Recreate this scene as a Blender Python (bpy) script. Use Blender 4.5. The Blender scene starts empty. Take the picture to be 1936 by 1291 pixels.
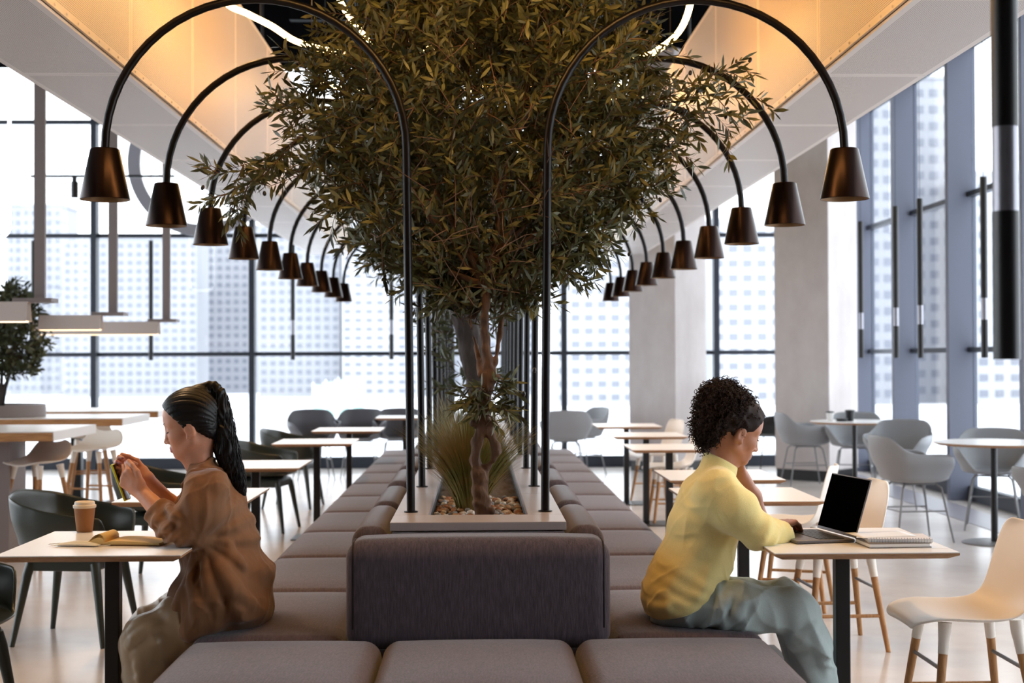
import bpy, math, random
import numpy as np
from mathutils import Vector, Matrix
from math import sin, cos, pi, radians, sqrt, atan2

S = bpy.context.scene
COL = S.collection
rnd = random.Random(7)

# ------------------------------------------------------------------ camera
F_PX, CX, CY = 2689.0, 968.0, 645.5
CAM = Vector((0, 0, 1.37))
_yaw, _pit, _rol = math.atan((CX - 903) / F_PX), math.atan((678 - CY) / F_PX), radians(0.2)
FWD = Vector((sin(_yaw) * cos(_pit), cos(_yaw) * cos(_pit), sin(_pit)))
_R0 = Vector((cos(_yaw), -sin(_yaw), 0)); _U0 = _R0.cross(FWD)
RGT = _R0 * cos(_rol) - _U0 * sin(_rol); UPV = _U0 * cos(_rol) + _R0 * sin(_rol)
cam_d = bpy.data.cameras.new('camera'); cam = bpy.data.objects.new('camera', cam_d); COL.objects.link(cam)
cam.matrix_world = Matrix(((RGT.x, UPV.x, -FWD.x, CAM.x), (RGT.y, UPV.y, -FWD.y, CAM.y), (RGT.z, UPV.z, -FWD.z, CAM.z), (0, 0, 0, 1)))
cam_d.sensor_width = 36; cam_d.lens = F_PX * 36 / 1936; cam_d.clip_end = 3000
cam_d.dof.use_dof = True; cam_d.dof.focus_distance = 5.05; cam_d.dof.aperture_fstop = 3.6
S.camera = cam

def at(px, py, Y):
    "world point on the vertical plane at depth Y that the photograph shows at (px, py)"
    d = FWD + RGT * ((px - CX) / F_PX) + UPV * ((CY - py) / F_PX)
    return CAM + d * (Y / d.y)
def on_z(px, py, z):
    d = FWD + RGT * ((px - CX) / F_PX) + UPV * ((CY - py) / F_PX)
    return CAM + d * ((z - CAM.z) / d.z)

# ------------------------------------------------------------------ light and exposure
vs = S.view_settings
vs.view_transform = 'Standard'; vs.look = 'None'; vs.gamma = 1; vs.use_curve_mapping = False
vs.exposure = 0.72
w = bpy.data.worlds.new('overcast_sky'); S.world = w; w.use_nodes = True
w.node_tree.nodes['Background'].inputs[0].default_value = (0.92, 0.955, 1.0, 1)
w.node_tree.nodes['Background'].inputs[1].default_value = 2.8
LED_STRENGTH = 22.0; LED_COL = (1.0, 0.54, 0.17)
SPOT_W = 15.0; SPOT_COL = (1.0, 0.62, 0.30)
cy = S.cycles
cy.max_bounces = 7; cy.diffuse_bounces = 4; cy.glossy_bounces = 3; cy.transmission_bounces = 4; cy.transparent_max_bounces = 12
cy.caustics_reflective = False; cy.caustics_refractive = False; cy.sample_clamp_indirect = 6
cy.use_denoising = True

# ------------------------------------------------------------------ materials
def lin(c):
    return tuple(((v / 255) / 12.92 if v / 255 <= .04045 else ((v / 255 + .055) / 1.055) ** 2.4) for v in c[:3]) + (1,)
class NT:
    def __init__(s, m): s.t = m.node_tree; s.b = s.t.nodes['Principled BSDF']
    def n(s, typ, **k):
        x = s.t.nodes.new(typ)
        for a, v in k.items():
            if a.startswith('i_'): x.inputs[a[2:].replace('_', ' ')].default_value = v
            else: setattr(x, a, v)
        return x
    def l(s, a, b): s.t.links.new(a, b)
    def math(s, op, a, b=None):
        x = s.t.nodes.new('ShaderNodeMath'); x.operation = op
        for i, v in enumerate((a, b)):
            if v is None: continue
            if isinstance(v, (int, float)): x.inputs[i].default_value = v
            else: s.l(v, x.inputs[i])
        return x.outputs[0]
def M(name, col, rough=.5, metal=0, var=0, vscale=5, stretch=(1, 1, 1), bump=0, bscale=60, col2=None, sheen=0, coat=0, spec=.5, detail=3):
    "plain surface; var / col2 mix a second tone through noise, bump adds grain"
    m = bpy.data.materials.new(name); m.use_nodes = True; t = NT(m); b = t.b
    c = lin(col); b.inputs['Base Color'].default_value = c; b.inputs['Roughness'].default_value = rough
    b.inputs['Metallic'].default_value = metal; b.inputs['Specular IOR Level'].default_value = spec
    if sheen: b.inputs['Sheen Weight'].default_value = sheen; b.inputs['Sheen Roughness'].default_value = .4
    if coat: b.inputs['Coat Weight'].default_value = coat; b.inputs['Coat Roughness'].default_value = .1
    if var or col2 or bump:
        tc = t.n('ShaderNodeTexCoord'); mp = t.n('ShaderNodeMapping'); mp.inputs['Scale'].default_value = stretch
        t.l(tc.outputs['Object'], mp.inputs[0])
    if var or col2:
        no = t.n('ShaderNodeTexNoise', i_Scale=vscale, i_Detail=detail, i_Roughness=.6); t.l(mp.outputs[0], no.inputs['Vector'])
        cr = t.n('ShaderNodeValToRGB'); t.l(no.outputs['Fac'], cr.inputs[0])
        cr.color_ramp.elements[0].position = .33; cr.color_ramp.elements[1].position = .67
        c2 = lin(col2) if col2 else tuple(min(1, v * (1 + var)) for v in c[:3]) + (1,)
        c1 = c if col2 else tuple(v * (1 - var) for v in c[:3]) + (1,)
        cr.color_ramp.elements[0].color = c1; cr.color_ramp.elements[1].color = c2
        t.l(cr.outputs[0], b.inputs['Base Color'])
    if bump:
        nb = t.n('ShaderNodeTexNoise', i_Scale=bscale, i_Detail=2); t.l(mp.outputs[0], nb.inputs['Vector'])
        bp = t.n('ShaderNodeBump', i_Strength=bump, i_Distance=.01); t.l(nb.outputs['Fac'], bp.inputs['Height']); t.l(bp.outputs[0], b.inputs['Normal'])
    return m
def emit(name, col, s):
    m = bpy.data.materials.new(name); m.use_nodes = True; b = m.node_tree.nodes['Principled BSDF']
    b.inputs['Base Color'].default_value = (*col, 1); b.inputs['Emission Color'].default_value = (*col, 1); b.inputs['Emission Strength'].default_value = s
    return m
def perforated(name, col, hole, pitch, L, W):
    "sheet metal with staggered round holes and a plain margin; panel lies in its own local XY"
    m = M(name, col, .45); t = NT(m)
    tc = t.n('ShaderNodeTexCoord'); sp = t.n('ShaderNodeSeparateXYZ'); t.l(tc.outputs['Object'], sp.inputs[0])
    u, v = t.math('DIVIDE', sp.outputs[0], pitch), t.math('DIVIDE', sp.outputs[1], pitch * .87)
    row = t.math('FLOOR', v); u = t.math('ADD', u, t.math('MULTIPLY', t.math('MODULO', t.math('ABSOLUTE', row), 2), .5))
    a = t.math('SUBTRACT', t.math('FRACT', u), .5); c = t.math('MULTIPLY', t.math('SUBTRACT', t.math('FRACT', v), .5), .87)
    d = t.math('SQRT', t.math('ADD', t.math('MULTIPLY', a, a), t.math('MULTIPLY', c, c)))
    h = t.math('LESS_THAN', d, .31)
    h = t.math('MULTIPLY', h, t.math('LESS_THAN', t.math('ABSOLUTE', sp.outputs[0]), L / 2 - .03))
    h = t.math('MULTIPLY', h, t.math('LESS_THAN', t.math('ABSOLUTE', sp.outputs[1]), W / 2 - .03))
    mx = t.n('ShaderNodeMix', data_type='RGBA'); t.l(h, mx.inputs[0]); mx.inputs[6].default_value = lin(col); mx.inputs[7].default_value = lin(hole)
    t.l(mx.outputs[2], t.b.inputs['Base Color'])
    return m
def glass_mat():
    m = bpy.data.materials.new('window_glass'); m.use_nodes = True; t = m.node_tree; t.nodes.clear()
    o = t.nodes.new('ShaderNodeOutputMaterial'); tr = t.nodes.new('ShaderNodeBsdfTransparent'); tr.inputs[0].default_value = (.93, .95, .96, 1)
    g = t.nodes.new('ShaderNodeBsdfGlossy'); g.inputs['Roughness'].default_value = .02
    fr = t.nodes.new('ShaderNodeLayerWeight'); fr.inputs[0].default_value = .5; mx = t.nodes.new('ShaderNodeMixShader')
    pw = t.nodes.new('ShaderNodeMath'); pw.operation = 'POWER'; pw.inputs[1].default_value = 5; t.links.new(fr.outputs['Facing'], pw.inputs[0])
    ma = t.nodes.new('ShaderNodeMath'); ma.operation = 'MULTIPLY_ADD'; ma.inputs[1].default_value = .7; ma.inputs[2].default_value = .03; t.links.new(pw.outputs[0], ma.inputs[0])
    t.links.new(ma.outputs[0], mx.inputs[0]); t.links.new(tr.outputs[0], mx.inputs[1]); t.links.new(g.outputs[0], mx.inputs[2]); t.links.new(mx.outputs[0], o.inputs[0])
    return m

MT = dict(
    floor=M('polished_concrete', (214, 206, 200), .21, col2=(196, 187, 181), vscale=1.6, detail=6),
    black=M('black_powder_coat', (16, 15, 18), .38),
    frame=M('anthracite_window_frame', (40, 46, 58), .5),
    fin=M('grey_window_fin', (92, 97, 114), .5),
    ceil=M('black_ceiling', (8, 8, 9), 1, spec=0), duct=M('dark_duct', (11, 11, 12), .7, spec=.08),
    concrete=M('concrete', (204, 197, 195), .8, col2=(186, 177, 175), vscale=2.2, stretch=(1, 1, .6), detail=8, bump=.15, bscale=30),
    wallp=M('grey_plaster', (96, 94, 96), .8, var=.05),
    sofa=M('mauve_grey_upholstery', (99, 84, 90), .95, col2=(78, 66, 72), vscale=190, stretch=(1, .12, .35), bump=.25, bscale=420, sheen=.35),
    sofab=M('mauve_grey_backrest_weave', (90, 78, 85), .95, col2=(66, 57, 64), vscale=190, stretch=(1, .3, .1), bump=.25, bscale=420, sheen=.35),
    laminate=M('grey_laminate', (168, 160, 160), .35, var=.03, vscale=3, stretch=(8, 1, 1)),
    white=M('white_laminate', (236, 234, 232), .3),
    ply=M('plywood_edge', (176, 132, 92), .5, col2=(140, 98, 64), vscale=30, stretch=(1, 1, 14)),
    oak=M('oak_wood', (186, 138, 88), .5, col2=(156, 108, 64), vscale=9, stretch=(12, 12, 1)),
    oakx=M('oak_edge_grain', (190, 140, 90), .5, col2=(160, 110, 66), vscale=9, stretch=(1, 10, 10)),
    cream=M('white_plastic_shell', (232, 224, 214), .42), greyp=M('grey_plastic_shell', (140, 142, 146), .45),
    dgreyp=M('slate_grey_plastic_shell', (98, 98, 104), .45),
    greysteel=M('grey_painted_steel', (120, 120, 122), .4, .3),
    green=M('dark_green_plastic', (52, 58, 54), .33), blackp=M('black_plastic', (18, 18, 20), .4),
    lampblk=M('lamp_black_satin', (20, 17, 18), .34, .55), shademet=M('dark_bronze_metal', (44, 31, 27), .3, .85), brass=M('lamp_inner_brass', (122, 92, 60), .5, .4),
    glow=emit('lamp_bulb_light', (1, .72, .42), 2.2),
    led=emit('led_tube_light', LED_COL, LED_STRENGTH), strip=emit('pendant_strip_light', (1, .74, .45), 1.6), neon=emit('white_neon_light', (.92, .96, 1), 3.0),
    silver=M('brushed_aluminium', (150, 150, 158), .35, .8), brown=M('grey_brown_metal', (136, 124, 122), .5), pend=M('pendant_grey_shade', (206, 192, 186), .5),
    glass=glass_mat(), snow=M('snow', (225, 228, 234), .9, var=.04, vscale=.05),
    fac=M('pale_facade', (160, 161, 166), .9, var=.04, vscale=.05), fac2=M('light_facade', (180, 181, 185), .9, var=.04, vscale=.05),
    pane=M('sky_haze_facade_glass', (124, 127, 137), .3), teal=M('teal_glass', (168, 204, 196), .3),  # pane: haze and reflected sky are put into its pale colour
    soil=M('gravel_bed', (92, 78, 62), .9, var=.3, vscale=60, bump=.6, bscale=90),
    bark=M('olive_bark', (108, 78, 56), .85, col2=(70, 50, 38), vscale=14, stretch=(1, 1, .35), detail=6, bump=.8, bscale=45),
    bark2=M('dark_bark', (70, 60, 56), .9, col2=(48, 42, 40), vscale=14, stretch=(1, 1, .3), bump=.8, bscale=40),
    leaf=M('olive_leaf', (52, 60, 40), .45, col2=(108, 106, 62), vscale=9, spec=.4), leaf2=M('dense_olive_leaf', (54, 64, 44), .5, col2=(84, 88, 58), vscale=6),
    grass=M('dry_green_grass', (104, 108, 48), .6, col2=(156, 122, 66), vscale=7), olive=M('black_olive', (34, 30, 32), .3),
)
PEB = [M('pebble_%s' % n, c, .6, var=.12, vscale=30) for n, c in (('tan', (168, 130, 92)), ('white', (205, 200, 192)), ('grey', (128, 124, 120)), ('rust', (150, 98, 62)), ('beige', (186, 166, 138)))]

# ------------------------------------------------------------------ mesh helpers
class MB:
    "collects shapes; build() links them as ONE mesh object"
    def __init__(s): s.v = []; s.f = []; s.m = []; s.mi = 0
    def add(s, vs, fs, mi=None):
        o = len(s.v); s.v += [tuple(p) for p in vs]; mi = s.mi if mi is None else mi
        for f in fs: s.f.append(tuple(i + o for i in f)); s.m.append(mi)
        return s
    def box(s, x0, x1, y0, y1, z0, z1, mi=None, M4=None):
        vs = [Vector((x, y, z)) for z in (z0, z1) for y in (y0, y1) for x in (x0, x1)]
        if M4: vs = [M4 @ p for p in vs]
        return s.add(vs, [(0, 2, 3, 1), (4, 5, 7, 6), (0, 1, 5, 4), (2, 6, 7, 3), (0, 4, 6, 2), (1, 3, 7, 5)], mi)
    def rbox(s, x0, x1, y0, y1, z0, z1, r=.02, n=3, puff=0, k=2, mi=None, M4=None):
        "rounded box; puff bulges the top face, k inner divisions"
        h = Vector(((x1 - x0) / 2, (y1 - y0) / 2, (z1 - z0) / 2)); c = Vector(((x0 + x1) / 2, (y0 + y1) / 2, (z0 + z1) / 2)); r = min(r, h.x, h.y, h.z)
        def axis(H):
            t = [math.tan(pi / 4 * (i / n - 1)) for i in range(n)]
            lo = [(-(H - r), q) for q in t]; mid = [(-(H - r) + 2 * (H - r) * i / k, 0) for i in range(k + 1)]; hi = [((H - r), -q) for q in reversed(t)]
            return lo + mid + hi
        ax = [axis(h.x), axis(h.y), axis(h.z)]; idx = {}; vs = []; fs = []
        def vert(p):
            key = tuple(round(q, 5) for pr in p for q in pr)
            if key in idx: return idx[key]
            o = Vector((p[0][1], p[1][1], p[2][1])); o.normalize()
            q = Vector((p[0][0], p[1][0], p[2][0])) + o * r
            if puff and q.z > 0: q.z += puff * max(0, 1 - (q.x / h.x) ** 4) * max(0, 1 - (q.y / h.y) ** 4) * (q.z / h.z)
            q += c; idx[key] = len(vs); vs.append(M4 @ q if M4 else q); return idx[key]
        for d in range(3):
            a, b = (d + 1) % 3, (d + 2) % 3
            for sg in (-1, 1):
                for i in range(len(ax[a]) - 1):
                    for j in range(len(ax[b]) - 1):
                        q = []
                        for ii, jj in ((i, j), (i + 1, j), (i + 1, j + 1), (i, j + 1)):
                            p = [None] * 3; p[d] = (sg * (h[d] - r), sg * 1.0); p[a] = ax[a][ii]; p[b] = ax[b][jj]; q.append(vert(p))
                        if len(set(q)) < 3: continue
                        q = list(dict.fromkeys(q))
                        fs.append(tuple(q if sg > 0 else q[::-1]))
        return s.add(vs, fs, mi)
    def tube(s, pts, r, n=10, cap=True, mi=None, flat=1.0):
        pts = [Vector(p) for p in pts]; m = len(pts); rs = r if isinstance(r, (list, tuple)) else [r] * m
        t0 = (pts[1] - pts[0]).normalized(); a = t0.orthogonal().normalized(); vs = []; fs = []
        for i, p in enumerate(pts):
            t = (pts[min(i + 1, m - 1)] - pts[max(i - 1, 0)]).normalized()
            a = a - t * a.dot(t); a = a.normalized() if a.length > 1e-6 else t.orthogonal().normalized(); b = t.cross(a)
            for k in range(n):
                g = 2 * pi * k / n; vs.append(p + (a * cos(g) + b * sin(g) * flat) * rs[i])
        for i in range(m - 1):
            for k in range(n): fs.append((i * n + k, i * n + (k + 1) % n, (i + 1) * n + (k + 1) % n, (i + 1) * n + k))
        if cap: fs.append(tuple(range(n))[::-1]); fs.append(tuple(range((m - 1) * n, m * n)))
        return s.add(vs, fs, mi)
    def lathe(s, prof, n=24, c=(0, 0, 0), mi=None, close=False, cap=True):
        "profile of (radius, z) turned about a vertical axis through c"
        vs = []; fs = []; m = len(prof)
        for r, z in prof:
            for k in range(n): g = 2 * pi * k / n; vs.append((c[0] + r * cos(g), c[1] + r * sin(g), c[2] + z))
        for i in range(m - 1 if not close else m):
            j = (i + 1) % m
            for k in range(n): fs.append((i * n + k, i * n + (k + 1) % n, j * n + (k + 1) % n, j * n + k))
        if not close and cap:
            if prof[0][0] > 0: fs.append(tuple(range(n))[::-1])
            if prof[-1][0] > 0: fs.append(tuple(range((m - 1) * n, m * n)))
        return s.add(vs, fs, mi)
    def loft(s, rings, cap=True, mi=None):
        n = len(rings[0]); vs = [p for r in rings for p in r]; fs = []
        for i in range(len(rings) - 1):
            for k in range(n): fs.append((i * n + k, i * n + (k + 1) % n, (i + 1) * n + (k + 1) % n, (i + 1) * n + k))
        if cap: fs.append(tuple(range(n))[::-1]); fs.append(tuple(range((len(rings) - 1) * n, len(rings) * n)))
        return s.add(vs, fs, mi)
    def grid(s, P, mi=None):
        R, C = len(P), len(P[0])
        return s.add([p for r in P for p in r], [(i * C + j, i * C + j + 1, (i + 1) * C + j + 1, (i + 1) * C + j) for i in range(R - 1) for j in range(C - 1)], mi)
    def build(s, name, mats, parent=None, loc=None, smooth=None, solid=0, sub=0, bevel=0):
        me = bpy.data.meshes.new(name); me.from_pydata([tuple(p) for p in s.v], [], s.f)
        for x in (mats if isinstance(mats, (list, tuple)) else [mats]): me.materials.append(MT[x] if isinstance(x, str) else x)
        if any(s.m): me.polygons.foreach_set('material_index', s.m)
        o = bpy.data.objects.new(name, me); COL.objects.link(o)
        return finish(o, parent, loc, smooth, solid, sub, bevel)
def finish(o, parent=None, loc=None, smooth=None, solid=0, sub=0, bevel=0):
    me = o.data
    if smooth is not None:
        me.polygons.foreach_set('use_smooth', [True] * len(me.polygons))
        if smooth < 180: me.set_sharp_from_angle(angle=radians(smooth))
    if solid: m = o.modifiers.new('thickness', 'SOLIDIFY'); m.thickness = solid; m.offset = 0
    if bevel: m = o.modifiers.new('bevel', 'BEVEL'); m.width = bevel; m.segments = 2
    if sub: m = o.modifiers.new('smooth', 'SUBSURF'); m.levels = sub; m.render_levels = sub
    if parent: o.parent = parent
    if loc is not None: o.location = loc
    return o
def npmesh(name, v, faces_flat, loop_tot, mats, parent=None, smooth=True):
    "fast mesh from numpy arrays"
    me = bpy.data.meshes.new(name); n = len(v); nf = len(loop_tot)
    me.vertices.add(n); me.vertices.foreach_set('co', np.asarray(v, np.float32).ravel())
    me.loops.add(len(faces_flat)); me.loops.foreach_set('vertex_index', np.asarray(faces_flat, np.int32))
    me.polygons.add(nf); st = np.zeros(nf, np.int32); st[1:] = np.cumsum(loop_tot)[:-1]
    me.polygons.foreach_set('loop_start', st)
    me.update(calc_edges=True); me.validate()
    for x in (mats if isinstance(mats, (list, tuple)) else [mats]): me.materials.append(MT[x] if isinstance(x, str) else x)
    if smooth: me.polygons.foreach_set('use_smooth', [True] * len(me.polygons))
    o = bpy.data.objects.new(name, me); COL.objects.link(o)
    if parent: o.parent = parent
    return o

def tag(o, label, cat, group=None, kind=None):
    o['label'] = label; o['category'] = cat
    if group: o['group'] = group
    if kind: o['kind'] = kind
    return o
def thing(name, label, cat, loc=(0, 0, 0), rz=0, group=None):
    o = bpy.data.objects.new(name, None); COL.objects.link(o); o.empty_display_size = .05
    o.location = loc; o.rotation_euler = (0, 0, rz); return tag(o, label, cat, group)
def struct(o): o['kind'] = 'structure'; return o
def kids(o): return [c for c in bpy.data.objects if c.parent == o]
def dup(root, loc=None, rz=None, label=None, group=None, parent=None, _ch=None):
    c = root.copy(); COL.objects.link(c); c.parent = parent
    for ch in kids(root): dup(ch, parent=c)
    if loc is not None: c.location = loc
    if rz is not None: c.rotation_euler = (0, 0, rz)
    if label: c['label'] = label
    if group: c['group'] = group
    return c
ORD = ['first', 'second', 'third', 'fourth', 'fifth', 'sixth', 'seventh', 'eighth', 'ninth', 'tenth', 'eleventh', 'twelfth', 'thirteenth', 'fourteenth']
# ================================================================== the setting
YB, XR, XL, ZC = 18.0, 4.75, -9.0, 5.1
struct(MB().box(XL, XR + .3, -4, YB + .25, -.25, 0).build('floor', 'floor'))
struct(MB().box(XL, XR + .3, -4, YB + .25, ZC, ZC + .2).build('ceiling', 'ceil'))
struct(MB().box(XL - .2, XL, -4, 1.6, 0, ZC).build('wall_left', 'wallp'))
struct(MB().box(XL, XR + .3, -4.2, -4, 0, ZC).build('wall_rear', 'wallp'))
struct(MB().box(XR, XR + .3, -4, .85, 0, ZC).build('wall_right', 'wallp'))
struct(MB().box(4.05, 4.45, 2.5, YB - .35, .0005, .004).build('trim_1', M('grey_floor_strip', (126, 122, 130), .35)))

def window(name, axis, a0, a1, fixed, rows, label, deep=.12, wide=.07, last=False, fin='frame'):
    "one bay of the glazed wall: mullion at a0, transoms at rows, a pane in every field"
    e = bpy.data.objects.new(name, None); COL.objects.link(e); struct(e)
    def box(mb, u0, u1, d0, d1, z0, z1): d0, d1 = min(d0, d1), max(d0, d1); return mb.box(u0, u1, d0, d1, z0, z1) if axis == 'x' else mb.box(d0, d1, u0, u1, z0, z1)
    for u in ([a0] + ([a1] if last else [])):
        box(MB(), u - wide / 2, u + wide / 2, fixed - deep, fixed + .03, 0, ZC).build('mullion', fin, e)
    zs = [0.0] + rows + [ZC]
    for i, z in enumerate(zs[:-1]):
        h = .05 if i else .14
        box(MB(), a0 + wide / 2, a1 - wide / 2, fixed - .06, fixed + .02, z if not i else z - h / 2, z + h / 2 if i else h).build('transom', 'frame', e)
        p0 = z + (h / 2 if i else h); p1 = zs[i + 1] - (.025 if i + 2 < len(zs) else 0)
        box(MB(), a0 + wide / 2, a1 - wide / 2, fixed - .012, fixed, p0, p1).build('pane', 'glass', e)
    return e
wn = 1
BX = [-8.72, -6.77, -4.80, -2.83, -.87, 1.09, 3.02, 4.72]
for i in range(len(BX) - 1):
    window('window_%d' % wn, 'x', BX[i], BX[i + 1], YB, [1.44, 2.93, 4.36], '', last=(i == len(BX) - 2)); wn += 1
BY = [17.9, 17.05, 15.35, 13.55, 11.7, 9.9, 8.1, 6.3, 4.5, 2.7, .9]
for i in range(len(BY) - 1):
    window('window_%d' % wn, 'y', BY[i + 1], BY[i], XR, [1.44, 2.93, 4.36], '', deep=.24, wide=.09, fin='fin'); wn += 1

LY = [17.9, 16.0, 14.1, 12.2, 10.3, 8.4, 6.5, 4.6, 2.7, 1.65]
for i in range(len(LY) - 1):
    window('window_%d' % wn, 'y', LY[i + 1], LY[i], XL, [1.44, 2.93, 4.36], '', deep=-.2, wide=.09); wn += 1

# concrete pillars, turned about 48 degrees to the glass wall
for nm, (cx_, cy_) in (('', (3.86, 15.55)), ('', (2.36, 16.95))):
    t = thing('concrete_pillar', 'square concrete pillar standing behind the grey chairs, the nearer of the two' if cx_ > 3 else 'square concrete pillar by the far window, behind the row of white tables', 'pillar', (cx_, cy_, 0), radians(48), 'concrete pillars')
    MB().box(-.0, .68, 0, .68, .12, ZC).build('shaft', 'concrete', t, bevel=.008)
    MB().box(.012, .668, .012, .668, 0, .12).build('plinth', 'black', t)
    # local frame: corner facing the camera at the origin

# ------------------------------------------------------------------ perforated ceiling troughs
PL = 1.35
HB, HT = 2.62, 3.64
mside = perforated('perforated_cream_metal', (234, 212, 180), (112, 84, 56), .0095, PL, HT - HB)
mbot = perforated('perforated_grey_metal', (226, 219, 215), (118, 108, 104), .0095, PL, .47)
mplain = M('cream_sheet_metal', (226, 212, 194), .45)
def flat_panel(mat, W):
    mb = MB().box(-PL / 2 + .002, PL / 2 - .002, -W / 2, W / 2, -.006, .006)
    return mb
sgn_names = {-1: 'left', 1: 'right'}
side_me = bot_me = rivet_me = None
for sg in (-1, 1):
    t = thing('ceiling_trough', ('long cream perforated metal trough on the left, above the woman in brown' if sg < 0 else 'long cream perforated metal trough on the right, above the woman in yellow'), 'ceiling panel', (sg * 1.52, 2.2, HB), 0, 'perforated ceiling troughs')
    n = 11
    for k in range(n):
        yc = PL * (k + .5)
        for kind in ('side', 'bottom', 'outer'):
            if kind == 'bottom':
                if bot_me is None: o = flat_panel(None, .47).build('bottom_panel', mbot, t); bot_me = o.data
                else: o = bpy.data.objects.new('bottom_panel', bot_me); COL.objects.link(o); o.parent = t
                o.location = (sg * .242, yc, .006); o.rotation_euler = (0, 0, pi / 2)
            else:
                nm = 'inner_panel' if kind == 'side' else 'outer_panel'
                if side_me is None: o = flat_panel(None, HT - HB - .004).build(nm, mside, t); side_me = o.data
                else: o = bpy.data.objects.new(nm, side_me); COL.objects.link(o); o.parent = t
                o.location = (0 if kind == 'side' else sg * .484, yc, (HT - HB) / 2 + .013); o.rotation_euler = (pi / 2, 0, pi / 2)
        for q in range(9):
            if rivet_me is None: o = MB().lathe([(.006, 0), (.004, .003), (0, .004)], 8).build('rivet', mplain, t, smooth=60); rivet_me = o.data
            else: o = bpy.data.objects.new('rivet', rivet_me); COL.objects.link(o); o.parent = t
            o.location = (-sg * .0075, yc - PL / 2 + .075 + q * .15, .027); o.rotation_euler = (0, -sg * pi / 2, 0)
    for y in (1.5, 5.5, 9.5, 13.5):
        MB().tube([(sg * .24, y, .02), (sg * .24, y, ZC - HB)], .012, 8).build('hanger_rod', 'black', t)

# ------------------------------------------------------------------ black ceiling services
for i, (x, z, r) in enumerate(((-.95, 4.55, .2), (.75, 4.45, .17))):
    t = thing('ceiling_duct', ['dark round ventilation duct under the black ceiling, left of the tree', 'dark round ventilation duct under the black ceiling, right of the tree', 'dark round ventilation duct near the left wall'][i], 'duct', (x, 2, z), 0, 'ceiling ducts')
    MB().tube([(0, 0, 0), (0, 15.8, 0)], r, 20).build('duct_pipe', 'duct', t, smooth=40)
    for y in range(1, 16, 2):
        MB().tube([(0, y, 0), (0, y + .05, 0)], r + .015, 20).build('flange_ring', 'black', t)
        MB().tube([(0, y + .025, r), (0, y + .025, ZC - z)], .008, 6).build('hanger_rod', 'black', t)
for i, y in enumerate((4.5, 7.0, 9.5, 12.0, 14.5)):
    tag(MB().box(-1.9, 1.9, y - .05, y + .05, 4.82, ZC).build('ceiling_beam', 'duct'), 'dark steel cross beam under the black ceiling, %s from the front' % ORD[i], 'beam', 'ceiling cross beams')
for i, x in enumerate((-.35, .25, 1.25)):
    t = thing('cable_tray', 'thin dark cable tray under the black ceiling, %s from the left' % ORD[i], 'cable tray', (x, 2, 4.7), 0, 'cable trays')
    MB().box(-.06, .06, 0, 15.8, 0, .05).build('tray', 'duct', t)
    for y in (1, 5, 9, 13): MB().box(-.006, .006, y, y + .012, .05, ZC - 4.7).build('hanger_rod', 'black', t)

# ------------------------------------------------------------------ curvy LED tubes
def led(name_label, pts, r=.016):
    P = [Vector(p) for p in pts]; out = []
    for i in range(len(P) - 1):
        p0, p1, p2, p3 = P[max(i - 1, 0)], P[i], P[i + 1], P[min(i + 2, len(P) - 1)]
        for k in range(6):
            t = k / 6; out.append(.5 * ((2 * p1) + (p2 - p0) * t + (2 * p0 - 5 * p1 + 4 * p2 - p3) * t * t + (3 * p1 - p0 - 3 * p2 + p3) * t ** 3))
    out.append(P[-1]); c = out[0]
    t = thing('curved_led_tube', name_label, 'ceiling light', c, 0, 'curved light tubes')
    MB().tube([p - c for p in out], r, 8).build('light_tube', 'led', t, smooth=180)
    for i in range(3, len(out) - 1, 12):
        q = out[i] - c; MB().tube([q + Vector((0, 0, r)), Vector((q.x, q.y, ZC - c.z))], .003, 5).build('suspension_wire', 'black', t)
    return t
zz = 3.42
led('glowing wavy light tube crossing above the nearest tree', [on_z(x, y, 3.12) for x, y in ((418, -60), (428, 4), (470, 27), (515, 50), (560, 78), (625, 96), (720, 108), (800, 92), (900, 88), (1000, 92), (1100, 115), (1210, 108), (1250, 90), (1282, 62), (1302, 20), (1316, -60))])
led('glowing wavy light tube farther back, beyond the nearest tree', [on_z(x, y, zz) for x, y in ((600, 150), (640, 166), (720, 172), (800, 160), (880, 170), (960, 158), (1060, 166), (1165, 190), (1212, 187), (1185, 168), (1158, 152))])
led('added light tube out of view overhead, warming the nearest tree from the front', [(-1.1, 4.2, 3.3), (-.8, 4.6, 3.1), (-.5, 4.9, 2.98), (-.15, 4.72, 2.95), (.15, 4.92, 2.95), (.5, 4.8, 2.98), (.85, 4.6, 3.1), (1.15, 4.2, 3.3)], .04)  # added tube above the view: warm fill for the crown and front seats
led('small glowing wavy light tube in the middle of the ceiling gap', [on_z(x, y, zz) for x, y in ((632, -30), (650, 15), (690, 70), (712, 100), (735, 122))])

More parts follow.
